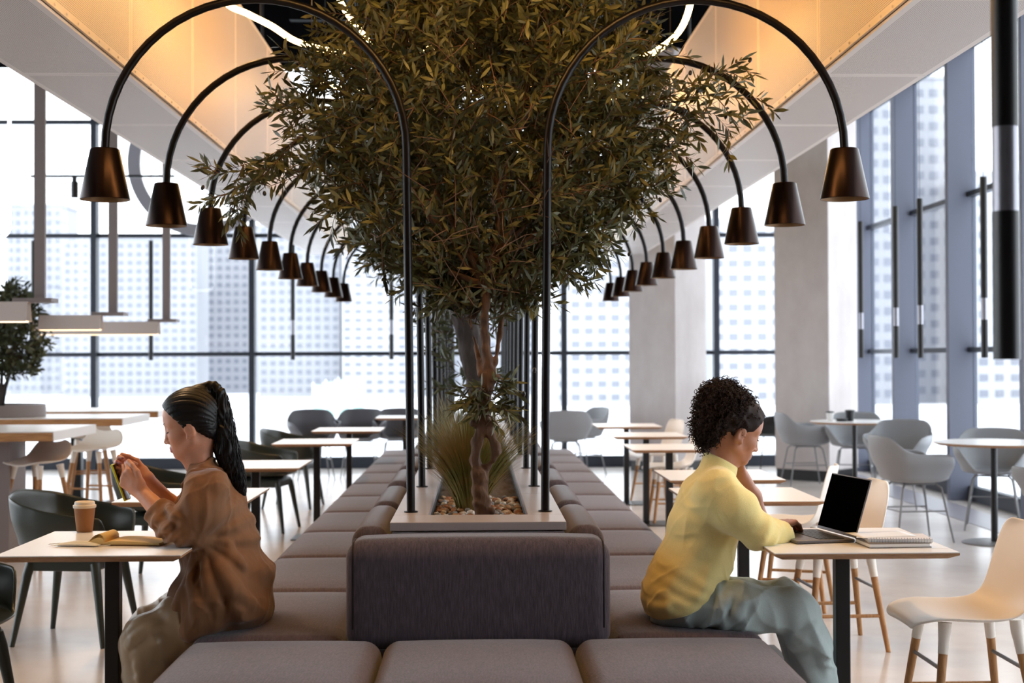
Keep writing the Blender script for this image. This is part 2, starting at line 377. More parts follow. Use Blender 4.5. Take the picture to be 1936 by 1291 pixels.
# ------------------------------------------------------------------ outside
struct(MB().box(-900, 900, 19.5, 1500, -9.2, -9).build('ground_outside', 'snow'))
WIN_ME = {}
def building(label, px0, px1, pytop, Y, cols, rows, fac='fac', zbot=-9, depth=18, ww=.55, wh=.5, arch=False):
    a, b = at(px0, pytop, Y), at(px1, pytop, Y); W = b.x - a.x; zt = a.z; H = zt - zbot
    t = thing('apartment_building', label, 'building', ((a.x + b.x) / 2, Y, zbot), 0, 'buildings across the snow')
    MB().box(-W / 2, W / 2, 0, depth, 0, H).build('wall', fac, t)
    MB().box(-W / 2 - .4, W / 2 + .4, -.4, depth + .4, H, H + .8).build('roof_edge', fac, t)
    cw, rh = W / cols, H / (rows + .6)
    mb = MB().box(-cw * ww / 2, cw * ww / 2, -.15, .05, 0, rh * wh)
    w0 = mb.build('window', 'pane', t); me = w0.data; first = True; rest = MB(); n = 0
    for r in range(rows - 1, -1, -1):
        for c in range(cols):
            x = -W / 2 + cw * (c + .5); z = rh * (r + .55)
            if n < 96:
                o = w0 if first else bpy.data.objects.new('window', me)
                if not first: COL.objects.link(o); o.parent = t
                first = False; o.location = (x, 0, z)
            else: rest.box(x - cw * ww / 2, x + cw * ww / 2, -.15, .05, z, z + rh * wh)
            n += 1
    if rest.v: o = rest.build('window', 'pane', t); o['kind'] = 'stuff'
    return t
building('tall pale apartment block at the far left, behind the hanging shades', 12, 116, 390, 430, 7, 20)
building('wide pale apartment block with rows of small windows, left of the ponytail', 119, 372, 452, 400, 15, 18)
building('taller pale apartment block right behind the ponytail', 376, 486, 430, 440, 7, 19)
building('pale apartment block seen between the ponytail and the grey chairs', 490, 642, 405, 395, 9, 20)
building('pale apartment block directly left of the black lamp poles', 646, 790, 425, 385, 7, 19, 'fac2', wh=.42)
building('pale apartment block seen behind the planter', 800, 1010, 440, 400, 9, 18)
building('light apartment block right of the black lamp poles', 1050, 1200, 455, 300, 6, 12, 'fac2', ww=.6, wh=.45)
building('light apartment block seen between the two pillars', 1345, 1480, 420, 300, 5, 12, 'fac2', ww=.6, wh=.45)
building('tall apartment block through the side window, beside the pillar', 1560, 1716, 190, 300, 6, 18, 'fac', ww=.6, wh=.45)
building('tall apartment block through the side window, in the middle', 1724, 1832, 150, 320, 4, 19, 'fac', ww=.6, wh=.45)
building('low apartment block through the side window at the right edge', 1842, 2050, 330, 300, 7, 14, 'fac2', ww=.55, wh=.45)
# glass wind screens on the terrace outside
for i, (x0, x1, y0) in enumerate(((592, 612, 728), (616, 634, 722), (640, 662, 718), (666, 688, 716))):
    a, b = at(x0, y0, 60), at(x1, 792, 60)
    t = thing('terrace_screen', 'pale teal glass screen outside behind the grey chairs, %s from the left' % ORD[i], 'glass screen', ((a.x + b.x) / 2, 60, b.z - .0), 0, 'teal screens on the terrace')
    hw = (b.x - a.x) / 2; MB().box(-hw, hw, -.03, .03, 0, a.z - b.z).build('glass_sheet', 'teal', t)
    for s_ in (-1, 1): MB().box(s_ * hw - .03, s_ * hw + .03, -.05, .05, 0, a.z - b.z + .1).build('post', 'snow', t)
zt = at(600, 792, 60).z
struct(MB().box(-40, 40, 19.6, 75, zt - .4, zt - .004).build('terrace_outside', 'snow'))
# ================================================================== the bench island
P0, PITCH, NS = 4.76, .985, 10
SEAT_Z, XE = .45, .97
def seat_unit(w, d):
    "origin at floor, centre; w along x, d along y"
    t = thing('bench_module', '', 'bench seat')
    MB().rbox(-w / 2, w / 2, -d / 2, d / 2, .20, SEAT_Z - .012, r=.055, n=4, puff=.018, k=6).build('seat_cushion', 'sofa', t, smooth=180)
    MB().box(-w / 2 + .02, w / 2 - .02, -d / 2 + .012, d / 2 - .012, .05, .21).build('seat_base', 'sofa', t)
    for sx in (-1, 1):
        for sy in (-1, 1): MB().lathe([(.02, 0), (.02, .05)], 10).build('foot', 'black', t, loc=(sx * (w / 2 - .07), sy * (d / 2 - .07), 0))
    return t
def place(proto, used, loc, rz, label, group):
    if not used: used.append(1); o = proto; o.location = loc; o.rotation_euler = (0, 0, rz); o['label'] = label; o['group'] = group; return o
    return dup(proto, loc, rz, label, group)
SW = XE - .445
su = seat_unit(SW, PITCH - .006); used = []
for sg, side, who in ((-1, 'left', 'brown shirt'), (1, 'right', 'yellow sweater')):
    for k in range(NS):
        lab = 'mauve grey bench seat on the %s side, %s' % (side, 'under the woman in the ' + who if k == 0 else ORD[k] + ' from the front')
        place(su, used, (sg * (.445 + SW / 2), P0 + PITCH * (k + .5), 0), 0, lab, 'bench seats along the planter')
fu = seat_unit(.63, .80); fu['label'] = 'mauve grey bench seat in front of the low end backrest'; fu['group'] = 'bench seats at the near end'; fu.location = (.0, 4.353, 0)
cu = seat_unit(.652, .80); cu['label'] = 'mauve grey corner bench seat at the near left'; cu['group'] = 'bench seats at the near end'; cu.location = (-.644, 4.353, 0)
dup(cu, (.644, 4.353, 0), 0, 'mauve grey corner bench seat at the near right')

def back_unit(w, d, h=.775, r=.07):
    t = thing('bolster_cushion', '', 'backrest')
    MB().rbox(-w / 2, w / 2, -d / 2, d / 2, SEAT_Z - .06, h, r=r, n=5, puff=.01, k=6).build('back_cushion', 'sofab', t, smooth=180)
    MB().box(-w / 2 + .02, w / 2 - .02, -d / 2 + .02, d / 2 - .02, .05, SEAT_Z - .05).build('back_base', 'sofab', t)
    return t
fb = back_unit(.89, .215, .762, .062)
fb['label'] = 'wide mauve grey end backrest facing the camera'; fb.location = (0, 4.855, 0)
for sx in (-1, 1):
    rr = sqrt(.062 ** 2 - .037 ** 2); x = sx * .420
    MB().tube([(x, -.0455 - rr, .47), (x, -.0455 - rr, .58)] + [(x, -.0455 - rr * cos(a), .70 + (rr + .003) * sin(a)) for a in [pi / 2 * k / 8 for k in range(9)]] + [(x, .045, .7535)], .0035, 6).build('seam', M('dark_seam_thread', (46, 38, 42), .9), fb, smooth=180)
bu = back_unit(.132, PITCH - .004, .782, .055); used = []
bu_first = None
for sg, side, who in ((-1, 'left', 'brown shirt'), (1, 'right', 'yellow sweater')):
    for k in range(NS):
        y0 = P0 + PITCH * k; lab = 'mauve grey backrest along the planter on the %s, %s from the front' % (side, ORD[k])
        o = place(bu, used, (sg * .378, y0 + PITCH / 2 + (.205 if k == 0 else 0), 0), 0, lab, 'backrests along the planter')
        if k == 0: o.location.y = y0 + .205 + (PITCH - .2) / 2; o.scale = (1, (PITCH - .21) / PITCH, 1)
# ------------------------------------------------------------------ planter
PX, PY0, PY1, PZ = .308, 4.975, 15.2, .80
t = thing('planter_box', 'long grey laminate planter box running between the two bench rows', 'planter', (0, PY0, 0))
L_ = PY1 - PY0
MB().box(-PX + .006, PX - .006, .006, .03, 0, PZ - .034).build('front_panel', 'laminate', t)
MB().box(-PX + .006, PX - .006, L_ - .03, L_, 0, PZ - .034).build('back_panel', 'laminate', t)
for sx in (-1, 1): MB().box(min(sx * (PX - .006), sx * (PX - .03)), max(sx * (PX - .006), sx * (PX - .03)), .03, L_ - .03, 0, PZ - .034).build('side_panel', 'laminate', t)
IX = .182; Y0o = .235
MB().box(-PX, PX, 0, Y0o, PZ - .03, PZ).build('front_rim', 'laminate', t, bevel=.002)
segs = [Y0o + i * 2.49 for i in range(5)]
for sx in (-1, 1):
    ys = [Y0o, 1.05, 2.1, 3.7, 5.3, 6.9, 8.5, L_]
    for i in range(7): MB().box(min(sx * PX, sx * IX), max(sx * PX, sx * IX), ys[i] + .0015, ys[i + 1] - .0015, PZ - .03, PZ).build('side_rim', 'laminate', t, bevel=.002)
    MB().box(sx * IX - .006, sx * IX + .006, Y0o - .006, L_ - .1, PZ - .14, PZ - .031).build('liner', 'black', t)
MB().box(-IX, IX, Y0o - .006, Y0o + .006, PZ - .14, PZ - .031).build('liner', 'black', t)
g = MB(); nx, ny = 9, 240
P = [[(-IX + 2 * IX * i / nx, Y0o + (L_ - Y0o - .1) * j / ny, PZ - .055 + .012 * sin(i * 2.1 + j * 1.3) * sin(j * .7)) for i in range(nx + 1)] for j in range(ny + 1)]
gb = g.grid(P).build('gravel', 'soil', t, smooth=180); gb['kind'] = 'stuff'
# pebbles, each one its own stone
pm = []
for i in range(10):
    mb = MB(); q = random.Random(i); sc = Vector((q.uniform(.8, 1.25), q.uniform(.65, 1), q.uniform(.45, .7)))
    n, m = 10, 6; rows = []
    for a in range(m + 1):
        th = pi * a / m; rows.append([Vector((sin(th) * cos(2 * pi * k / n) * sc.x, sin(th) * sin(2 * pi * k / n) * sc.y, cos(th) * sc.z)) * (1 + .13 * sin(3 * k + a + i) + .1 * sin(2.1 * a + k * 1.7 + i * 2)) for k in range(n)])
    mb.loft(rows, cap=False); o = mb.build('pebble', PEB[i % 5], None, smooth=180); pm.append(o.data); bpy.data.objects.remove(o)
q = random.Random(3); pts = []
tries = 0
while len(pts) < 270 and tries < 60000:
    tries += 1
    x, y, r = q.uniform(-IX + .018, IX - .018), PY0 + Y0o + .02 + q.random() ** 1.25 * 1.05, q.uniform(.0105, .0195)
    if (x - .015) ** 2 + (y - 5.43) ** 2 < (.045 + r) ** 2: continue
    if all((x - a) ** 2 + (y - b) ** 2 > ((r + c) * .86) ** 2 for a, b, c in pts): pts.append((x, y, r))
for x, y, r in pts:
    o = bpy.data.objects.new('pebble', pm[q.randrange(10)]); COL.objects.link(o)
    o.location = (x, y, PZ - .045 + q.uniform(0, .012)); o.scale = (r, r, r); o.rotation_euler = (q.uniform(-.4, .4), q.uniform(-.4, .4), q.uniform(0, 6.3))
    tag(o, 'small rounded pebble lying in the planter bed around the trunk and grass', 'pebble', 'pebbles in the planter bed')

# ------------------------------------------------------------------ arc lamps
def arc_lamp():
    t = thing('arc_lamp', '', 'lamp')
    R, zc = .559, 2.155 - PZ
    pts = [(0, 0, 0), (.004, 0, .5), (.010, 0, 1.0), (.014, 0, zc)]
    pts += [(.014 + R - R * cos(pi * k / 28), 0, zc + R * sin(pi * k / 28)) for k in range(1, 29)]
    pts.append((.014 + 2 * R, 0, zc - .02))
    MB().tube(pts, .0158, 14).build('pole', 'lampblk', t, smooth=50)
    MB().lathe([(.026, 0), (.026, .004), (.017, .006)], 18).build('base_flange', 'lampblk', t, smooth=40)
    ex, ez = .014 + 2 * R, zc - .19
    MB().lathe([(.0905, 0), (.0915, .002), (.053, .186), (.049, .190), (.016, .192)], 36, (ex, 0, ez), cap=False).build('shade', 'shademet', t, smooth=35)
    MB().lathe([(.0890, .001), (.058, .150), (.0, .152)], 36, (ex, 0, ez), cap=False).build('shade_lining', 'brass', t, smooth=35)
    MB().lathe([(.0, .118), (.022, .122), (.026, .135), (.026, .150)], 16, (ex, 0, ez)).build('bulb', 'glow', t, smooth=50)
    ld = bpy.data.lights.new('lamp_light', 'SPOT'); ld.energy = SPOT_W; ld.color = SPOT_COL; ld.spot_size = radians(120); ld.spot_blend = .8; ld.shadow_soft_size = .025
    lo = bpy.data.objects.new('lamp_light', ld); COL.objects.link(lo); lo.parent = t; lo.location = (ex, 0, ez + .036)
    return t
al = arc_lamp(); used = []
for k in range(10):
    for sg in (1, -1):
        lab = 'black arched lamp curving out to the %s, %s' % ('right' if sg > 0 else 'left', 'nearest to the camera' if k == 0 else ORD[k] + ' from the front')
        place(al, used, (sg * .25, 5.31 + 1.045 * k if k < 9 else 14.72, PZ), 0 if sg > 0 else pi, lab, 'arched lamps in the planter')

# ------------------------------------------------------------------ cafe tables
def cafe_table(w=.60, d=.67, h=.74):
    t = thing('cafe_table', '', 'table')
    mb = MB(); 
    def ring(i, z): return [(-w / 2 + i, -d / 2 + i, z), (w / 2 - i, -d / 2 + i, z), (w / 2 - i, d / 2 - i, z), (-w / 2 + i, d / 2 - i, z)]
    mb.loft([ring(.03, h - .024), ring(.0, h - .010), ring(0, h - .003)], mi=1); mb.build('tabletop', ['white', 'ply'], t)
    MB().box(-w / 2, w / 2, -d / 2, d / 2, h - .003, h).build('laminate_top', 'white', t)
    MB().box(-.025, .025, -.025, .025, .01, h - .024).build('column', 'black', t, bevel=.004)
    MB().box(-.18, .18, -.18, .18, 0, .008).build('base_plate', 'black', t, bevel=.003)
    return t
ct = cafe_table(); used = []
TL = [(-1.26, 4.955, 'with the coffee cup and open notebook'), (-1.325, 6.69, 'behind the woman in the brown shirt'), (-1.34, 8.62, 'third from the front'), (-1.24, 10.99, 'fourth from the front'), (-1.16, 12.85, 'fifth from the front'), (-.80, 15.6, 'last in the row')]
TR = [(1.255, 4.90, 'with the open laptop'), (1.225, 6.56, 'second from the front'), (1.29, 7.66, 'third from the front'), (1.36, 10.1, 'fourth from the front'), (1.39, 11.75, 'fifth from the front'), (1.40, 13.4, 'last before the pillar')]
for sd, T in (('left', TL), ('right', TR)):
    for x, y, what in T:
        place(ct, used, (x, y, 0), 0, 'small white topped cafe table in the %s row, %s' % (sd, what), 'cafe tables by the bench')

# ------------------------------------------------------------------ chairs
def shell_profile(hz):
    prof = [(.225, -.020, .15), (.222, -.003, .185), (.19, .010, .215), (.12, .006, .232), (.02, -.004, .238), (-.08, .0, .238), (-.145, .022, .232), (-.185, .075, .224), (-.205, .15, .216), (-.222, .22, .208), (-.238, .28, .192), (-.247, .318, .165), (-.250, .335, .115)]
    return [(x, z + hz, w) for x, z, w in prof]
def side_chair(name='side_chair', shell='cream', hz=.445):
    t = thing(name, '', 'chair'); pr = shell_profile(hz); G = []
    for i, (x, z, w_) in enumerate(pr):
        a = pr[max(i - 1, 0)]; b = pr[min(i + 1, len(pr) - 1)]; tx, tz = b[0] - a[0], b[1] - a[1]; l = sqrt(tx * tx + tz * tz); nx, nz = tz / l, -tx / l
        lift = .012 if i < 3 else .03 if i < 7 else .035
        G.append([(x + nx * lift * (u * u), u * w_, z + nz * lift * (u * u)) for u in [k / 4 for k in range(-4, 5)]])
    MB().grid(G).build('seat_shell', shell, t, smooth=180, solid=.011, sub=2)
    for sx in (1, -1):
        for sy in (1, -1):
            a = Vector((sx * .125 - .01, sy * .135, hz - .012)); b = Vector((sx * .185 - .01, sy * .205, 0)); c = a.lerp(b, .21)
            l_ = MB().tube([c.lerp(a, .15), b], [.0165, .0115], 12).build('leg', 'oak', t, smooth=50)
            MB().tube([a + Vector((0, 0, .016 if sx > 0 else .024)), a.lerp(c, .2), a.lerp(c, .5), c], [.024, .022, .0195, .0180], 12).build('leg_collar', shell, l_, smooth=60)
    def pt(sx, sy, f): return Vector((sx * .125 - .01, sy * .135, hz - .012)).lerp(Vector((sx * .185 - .01, sy * .205, 0)), f)
    for sy in (1, -1): MB().tube([pt(1, sy, .62), pt(-1, sy, .62)], .0085, 8).build('stretcher', 'oak', t, smooth=50)
    for sx in (1, -1): MB().tube([pt(sx, 1, .33), pt(sx, -1, .33)], .0075, 8).build('stretcher', 'greysteel', t, smooth=50)
    return t
def interp(tab, a):
    for (a0, v0), (a1, v1) in zip(tab, tab[1:]):
        if a <= a1: f = (a - a0) / (a1 - a0); return v0 + (v1 - v0) * f
    return tab[-1][1]
def tub_chair(name, mat, rim, legmat, kind, hs=.44, rx=.285, ry=.295, flare=1.0):
    t = thing(name, '', 'chair'); N = 48; G = []
    bw = .90 if kind == 'plastic' else .80
    rows = [[] for _ in range(14)]
    for k in range(N):
        th = 2 * pi * k / N; d = abs(((th + pi) % (2 * pi)) - pi) * 180 / pi; h = interp(rim, d)
        ex = 2 / 2.6; cx_, sy_ = cos(th), sin(th)
        ux = math.copysign(abs(cx_) ** ex, cx_); uy = math.copysign(abs(sy_) ** ex, sy_)
        for j in range(14):
            if j < 7:
                v = j / 6; r = v * bw; z = hs + .022 * v ** 3 - .006 * (1 - v)
                rr = r if v > 0 else .02
            else:
                v = (j - 6) / 7; z0 = hs + .022; z = z0 + (max(h, z0 + .006) - z0) * v; q = (z - z0) / (.34); rr = bw + (1 - bw) * flare * min(1, (1 - (1 - min(1, v * 1.3)) ** 2)) * min(1, max(.12, q * 2.6)) + .10 * q * (1 if d > 120 else .3)
            rows[j].append((ux * rr * rx, uy * rr * ry, z))
    mb = MB(); mb.loft(rows, cap=False); mb.f.append(tuple(range(N))[::-1]); mb.m.append(0)
    mb.build('seat_shell', mat, t, smooth=180, solid=.012, sub=1)
    if kind == 'plastic':
        MB().loft([[(x * f * .175, y * f * .185, z) for x, y in ((1, 1), (-1, 1), (-1, -1), (1, -1))] for z, f in ((hs - .085, 1), (hs - .03, 1), (hs - .006, .8))]).build('leg_frame', legmat, t, bevel=.008)
        for sx in (1, -1):
            for sy in (1, -1): MB().tube([(sx * .160, sy * .170, hs - .05), (sx * .172, sy * .182, hs - .10), (sx * .225, sy * .235, 0)], [.024, .0235, .0125], 12).build('leg', legmat, t, smooth=60)
    else:
        z1 = hs - .012
        MB().tube([(.12, .12, z1), (-.12, .12, z1), (-.12, -.12, z1), (.12, -.12, z1), (.12, .12, z1)], .007, 8).build('leg_frame', legmat, t, smooth=60)
        for sx in (1, -1):
            for sy in (1, -1): MB().tube([(sx * .12, sy * .12, z1), (sx * .15, sy * .15, z1 - .03), (sx * .22, sy * .21, 0)], [.0085, .0085, .007], 8).build('leg', legmat, t, smooth=60)
        def p(sx, sy): return Vector((sx * .15, sy * .15, z1 - .03)).lerp(Vector((sx * .22, sy * .21, 0)), .42)
        for sy in (1, -1): MB().tube([p(1, sy), p(-1, sy)], .0055, 6).build('stretcher', legmat, t)
        MB().tube([p(-1, 1), p(-1, -1)], .0055, 6).build('stretcher', legmat, t)
    return t
RIM_G = [(0, .44), (28, .455), (36, .52), (44, .615), (80, .635), (130, .70), (180, .735)]
RIM_A = [(0, .44), (22, .455), (36, .55), (48, .635), (70, .66), (105, .662), (122, .69), (138, .76), (150, .785), (180, .795)]
sc = side_chair(); used = []
for x, y, rz, lab in ((1.735, 5.05, pi, 'white shell chair with wooden legs at the laptop table, right foreground'), (1.70, 6.78, pi + .05, 'white shell chair directly behind the laptop screen, right edge showing'), (1.74, 7.85, pi - .35, 'white shell chair turned slightly, seen just above the laptop'),
                      (1.63, 11.95, pi, 'white shell chair half hidden behind the woman in yellow, nearer one'), (1.70, 13.55, pi + .3, 'white shell chair at the last table before the pillar'), (1.62, 10.05, pi + .1, 'white shell chair hidden behind the woman in yellow, at the fourth table')):
    if 'hidden behind' in lab and y < 10.5: continue
    place(sc, used, (x, y, 0), rz, lab, 'white shell chairs')
gc = tub_chair('tub_chair', 'green', RIM_G, 'green', 'plastic', ry=.285, rx=.275); used = []
for x, y, rz, lab in ((-1.98, 7.08, -.12, 'dark green tub chair behind the coffee cup'), (-1.90, 5.02, .0, 'dark green tub chair cut off by the left edge'), (-1.97, 8.95, -.1, 'dark green tub chair behind the hands with the phone'), (-1.72, 11.5, -.15, 'dark green tub chair right of the ponytail, the nearer one'), (-1.72, 13.3, -.15, 'dark green tub chair right of the ponytail, the farther one')):
    place(gc, used, (x, y, 0), rz, lab, 'dark green tub chairs')
ga = tub_chair('shell_armchair', 'greyp', RIM_A, 'greysteel', 'steel'); used = []
for x, y, rz, lab in ((3.27, 10.62, .12, 'grey shell armchair in front of the nearer round table, back to the left'), (3.50, 15.15, 0.05, 'grey shell armchair left of the far round table'), (3.86, 13.0, -pi * .66, 'grey shell armchair between the round tables, facing us'), (3.95, 14.85, -pi * .6, 'grey shell armchair behind the far round table'),
                      (4.12, 11.3, -pi * .62, 'grey shell armchair behind the nearer round table'), (3.80, 9.15, pi * .55, 'grey shell armchair cut off by the right edge'),
                      (1.0, 16.2, pi * .5, 'grey shell armchair with its back to us, right of the lamp poles'), (1.22, 16.85, pi * 1.15, 'grey shell armchair by the window, behind another grey chair')):
    place(ga, used, (x, y, 0), rz, lab, 'grey shell armchairs')
da = tub_chair('shell_armchair', 'dgreyp', RIM_A, 'greysteel', 'steel'); used = []
for x, y, rz, lab in ((-1.88, 16.35, -pi * .42, 'slate grey shell armchair by the far window, left of the pair'), (-1.36, 16.5, -pi * .5, 'slate grey shell armchair by the far window, right of the pair'), (-.92, 16.6, -pi * .5, 'slate grey shell armchair half hidden by the black lamp poles')):
    place(da, used, (x, y, 0), rz, lab, 'slate grey armchairs')
ba = tub_chair('shell_armchair', 'blackp', RIM_A, 'black', 'steel'); ba.location = (3.52, 17.1, 0); ba.rotation_euler = (0, 0, pi * .8); ba['label'] = 'black shell armchair behind the face of the woman in yellow'

# ------------------------------------------------------------------ round tables
def round_table():
    t = thing('round_table', '', 'table'); r, h = .43, .745
    MB().lathe([(r - .03, h - .022), (r, h - .008), (r, h - .003)], 48).build('tabletop', 'ply', t, smooth=30)
    MB().lathe([(r, h - .003), (r, h)], 48).build('laminate_top', 'white', t, smooth=30)
    MB().lathe([(.024, .012), (.024, h - .022)], 20).build('column', 'black', t, smooth=30)
    MB().lathe([(.23, 0), (.23, .006), (.215, .012), (.03, .014)], 36).build('base_plate', 'greysteel', t, smooth=30)
    return t
rt = round_table(); rt.location = (3.80, 10.4, 0); rt['label'] = 'round white table at the right edge, the nearer of two'; rt['group'] = 'round tables'
dup(rt, (3.70, 13.9, 0), 0, 'round white table farther back with dark cups on it')
def mug(loc, label, cat, prof, mat, handle=False):
    t = thing(cat.replace(' ', '_'), label, cat, loc)
    MB().lathe(prof, 20).build('body', mat, t, smooth=40)
    if handle: MB().tube([(.03, 0, .02), (.055, 0, .03), (.055, 0, .06), (.03, 0, .07)], .005, 6).build('handle', mat, t, smooth=60)
    else: MB().lathe([(prof[-2][0] + .004, prof[-1][1] - .004), (prof[-2][0] + .004, prof[-1][1] + .008), (.02, prof[-1][1] + .012), (0, prof[-1][1] + .012)], 20).build('lid', 'blackp', t, smooth=40)
mug((3.47, 13.95, .745), 'white paper cup with dark lid on the far round table', 'paper cup', [(.028, 0), (.038, .085), (0, .085)], 'white')
mug((3.56, 13.85, .745), 'low black dish on the far round table', 'small dish', [(.05, 0), (.055, .022), (0, .022)], 'blackp')
mug((3.655, 13.9, .745), 'black cup standing right of the dish on the far round table', 'black cup', [(.034, 0), (.045, .10), (0, .10)], 'blackp')

# ------------------------------------------------------------------ high bar tables on the left
def bar_table(y0, y1, xr, label, legx):
    t = thing('bar_table', label, 'high table', (xr, (y0 + y1) / 2, 0), 0, 'high wooden bar tables'); d = (y1 - y0) / 2; L = 3.4
    MB().box(-L, 0, -d, d, .835, .893).build('tabletop', 'oakx', t, bevel=.003)
    MB().box(-L, 0, -d, d, .893, .90).build('laminate_top', 'white', t)
    MB().box(.0, .004, -d, d, .836, .899).build('end_cap', 'white', t)
    for x in legx: MB().box(x - .05, x + .05, -.05, .05, .01, .835).build('leg', 'black', t, bevel=.004); 
    for x in legx: MB().box(x - .25, x + .25, -.25, .25, 0, .012).build('base_plate', 'black', t)
    return t
b1 = bar_table(9.45, 10.5, -2.80, 'high wooden bar table on the left, nearest of the three', (-2.9,))
MB().box(-1.5, -.40, -.18, .18, 0, .835).build('pedestal', 'brown', b1)
bar_table(11.6, 12.55, -2.88, 'high wooden bar table on the left carrying the small tree, middle one', (-2.9, -1.6))
bar_table(13.2, 14.2, -2.95, 'high wooden bar table on the left, farthest of the three', (-2.6, -.88))
# stools
def stool():
    t = thing('bar_stool', '', 'stool'); hz = .66
    pr = [(.185, -.012, .12), (.18, 0, .16), (.14, .006, .185), (.05, .0, .195), (-.06, .006, .195), (-.12, .03, .19), (-.155, .085, .175), (-.17, .125, .14), (-.174, .14, .09)]
    G = [[(x, u * w_, hz + z + .02 * u * u) for u in [k / 4 for k in range(-4, 5)]] for x, z, w_ in pr]
    MB().grid(G).build('seat_shell', 'cream', t, smooth=180, solid=.011, sub=2)
    def pt(sx, sy, f): return Vector((sx * .10, sy * .11, hz - .01)).lerp(Vector((sx * .19, sy * .2, 0)), f)
    for sx in (1, -1):
        for sy in (1, -1):
            l_ = MB().tube([pt(sx, sy, .12), pt(sx, sy, 1)], [.0165, .012], 12).build('leg', 'oak', t, smooth=50)
            MB().tube([pt(sx, sy, 0), pt(sx, sy, .14)], [.026, .018], 12).build('leg_collar', 'cream', l_, smooth=50)
        MB().tube([pt(sx, 1, .45), pt(sx, -1, .45)], .008, 8).build('stretcher', 'oak', t, smooth=50)
    for sy in (1, -1): MB().tube([pt(1, sy, .62), pt(-1, sy, .62)], .007, 8).build('footrest', 'greysteel', t, smooth=50)
    return t
st = stool(); used = []
for x, y, rz, lab in ((-3.04, 9.90, pi * 1.36, 'white shell bar stool at the end of the nearest high table, warm lit'), (-3.06, 11.42, pi * 1.4, 'white shell bar stool by the middle high table, nearest to the black ponytail'), (-3.24, 8.93, pi * .7, 'white shell bar stool cut off at the left edge'), (-3.50, 12.95, pi * .6, 'white shell bar stool behind other stools, under the farther high table')):
    place(st, used, (x, y, 0), rz, lab, 'white bar stools')
# hanging shades over the bar tables
def linear_pendant(x0, x1, y, zb, xp, label, h=.12):
    t = thing('linear_pendant', label, 'pendant lamp', (0, y, zb), 0, 'long hanging shades')
    rings = [[(x, -.07, 0), (x, -.035, h), (x, .035, h), (x, .07, 0)] for x in (x0, x1)]
    mb = MB(); vs = rings[0] + rings[1]
    mb.add(vs, [(0, 4, 5, 1), (1, 5, 6, 2), (2, 6, 7, 3)]); mb.build('shade', 'pend', t, solid=.004)
    MB().add([(x1 - .004, -.062, .004), (x1 - .004, .062, .004), (x1 - .004, .03, h - .004), (x1 - .004, -.03, h - .004)], [(0, 1, 2, 3)]).build('end_plate', 'brass', t, solid=.004)
    MB().box(x0 + .01, x1 - .02, -.058, .058, -.006, .03).build('light_strip', 'strip', t)
    MB().box(xp - .036, xp + .036, .12, .16, h, ZC - zb).build('hanging_post', 'brown', t)
    MB().box(xp - .15, xp + .12, .0, .17, h - .002, h + .028).build('cross_arm', 'brown', t)
    return t
linear_pendant(-4.6, -3.115, 9.95, 1.64, -3.08, 'long grey hanging shade at the left edge, the nearest', .135)
linear_pendant(-3.66, -3.15, 12.0, 1.625, -3.09, 'short grey hanging shade in the middle of the three')
linear_pendant(-4.25, -3.05, 13.7, 1.615, -3.01, 'long grey hanging shade with glowing underside, farthest back')
# tubes
def tube_pendant(x, y, label, L=1.45, zb=1.365):
    t = thing('tube_pendant', label, 'pendant lamp', (x, y, zb), 0, 'hanging black tubes'); r = .027
    MB().lathe([(r, 0), (r, .21 * L)], 20).build('lower_tube', 'black', t, smooth=40)
    MB().lathe([(r * .96, .21 * L), (r * .96, .33 * L)], 20).build('silver_band', 'silver', t, smooth=40)
    MB().lathe([(r, .33 * L), (r, L)], 20).build('upper_tube', 'black', t, smooth=40)
    MB().tube([(0, 0, L), (0, 0, ZC - zb)], .0025, 6).build('cable', 'black', t)
for x, y, lab in ((1.088, 2.9, 'hanging black tube with silver band, huge at the right edge'), (4.06, 11.3, 'hanging black tube, rightmost of the four by the side window'), (4.03, 12.85, 'hanging black tube, third from the pillar by the side window'), (4.0, 13.5, 'hanging black tube, second from the pillar by the side window'), (4.07, 15.0, 'hanging black tube closest to the pillar'),
                  (-3.95, 17.3, 'hanging black tube left of the ponytail woman, by the far window'), (-2.24, 17.3, 'hanging black tube by the far window, above the grey chairs'), (-5.36, 17.3, 'hanging black tube by the far window at the far left'), (-1.04, 17.2, 'hanging black tube beside the black lamp poles')):
    tube_pendant(x, y, lab)
# ring, neon loop, track
t = thing('hanging_ring', 'large flat grey ring hanging behind the left lamp shades', 'ring', tuple(at(383, 307, 15)), 0)
N = 64; mb = MB(); rings = []
for y_, in ((-.02,), (.02,)): pass
prof = [(.655, -.03), (.78, -.03), (.78, .03), (.655, .03)]
mb.loft([[(r * cos(2 * pi * k / N), y_, r * sin(2 * pi * k / N)) for r, y_ in prof] for k in range(N)] , cap=False)
mb.f += [((N - 1) * 4 + j, (N - 1) * 4 + (j + 1) % 4, (j + 1) % 4, j) for j in range(4)]; mb.m += [0] * 4
mb.build('ring_band', M('mid_grey_paint', (150, 150, 160), .5), t, smooth=40)
for s_ in (-.3, .3): MB().tube([(s_, 0, .66), (s_, 0, ZC - t.location.z)], .004, 6).build('suspension_wire', 'black', t)
c = at(-22, 320, 13); t = thing('neon_loop', 'glowing white rounded loop at the left edge', 'neon light', tuple(c), 0)
hw, hh, rr = .19, .62, .1; pts = []
for cx_, cz_, a0 in ((hw - rr, hh - rr, 0), (-hw + rr, hh - rr, 90), (-hw + rr, -hh + rr, 180), (hw - rr, -hh + rr, 270)):
    pts += [(cx_ + rr * cos(radians(a0 + k * 15)), 0, cz_ + rr * sin(radians(a0 + k * 15))) for k in range(7)]
MB().tube(pts + [pts[0]], .014, 8).build('light_tube', 'neon', t, smooth=180)
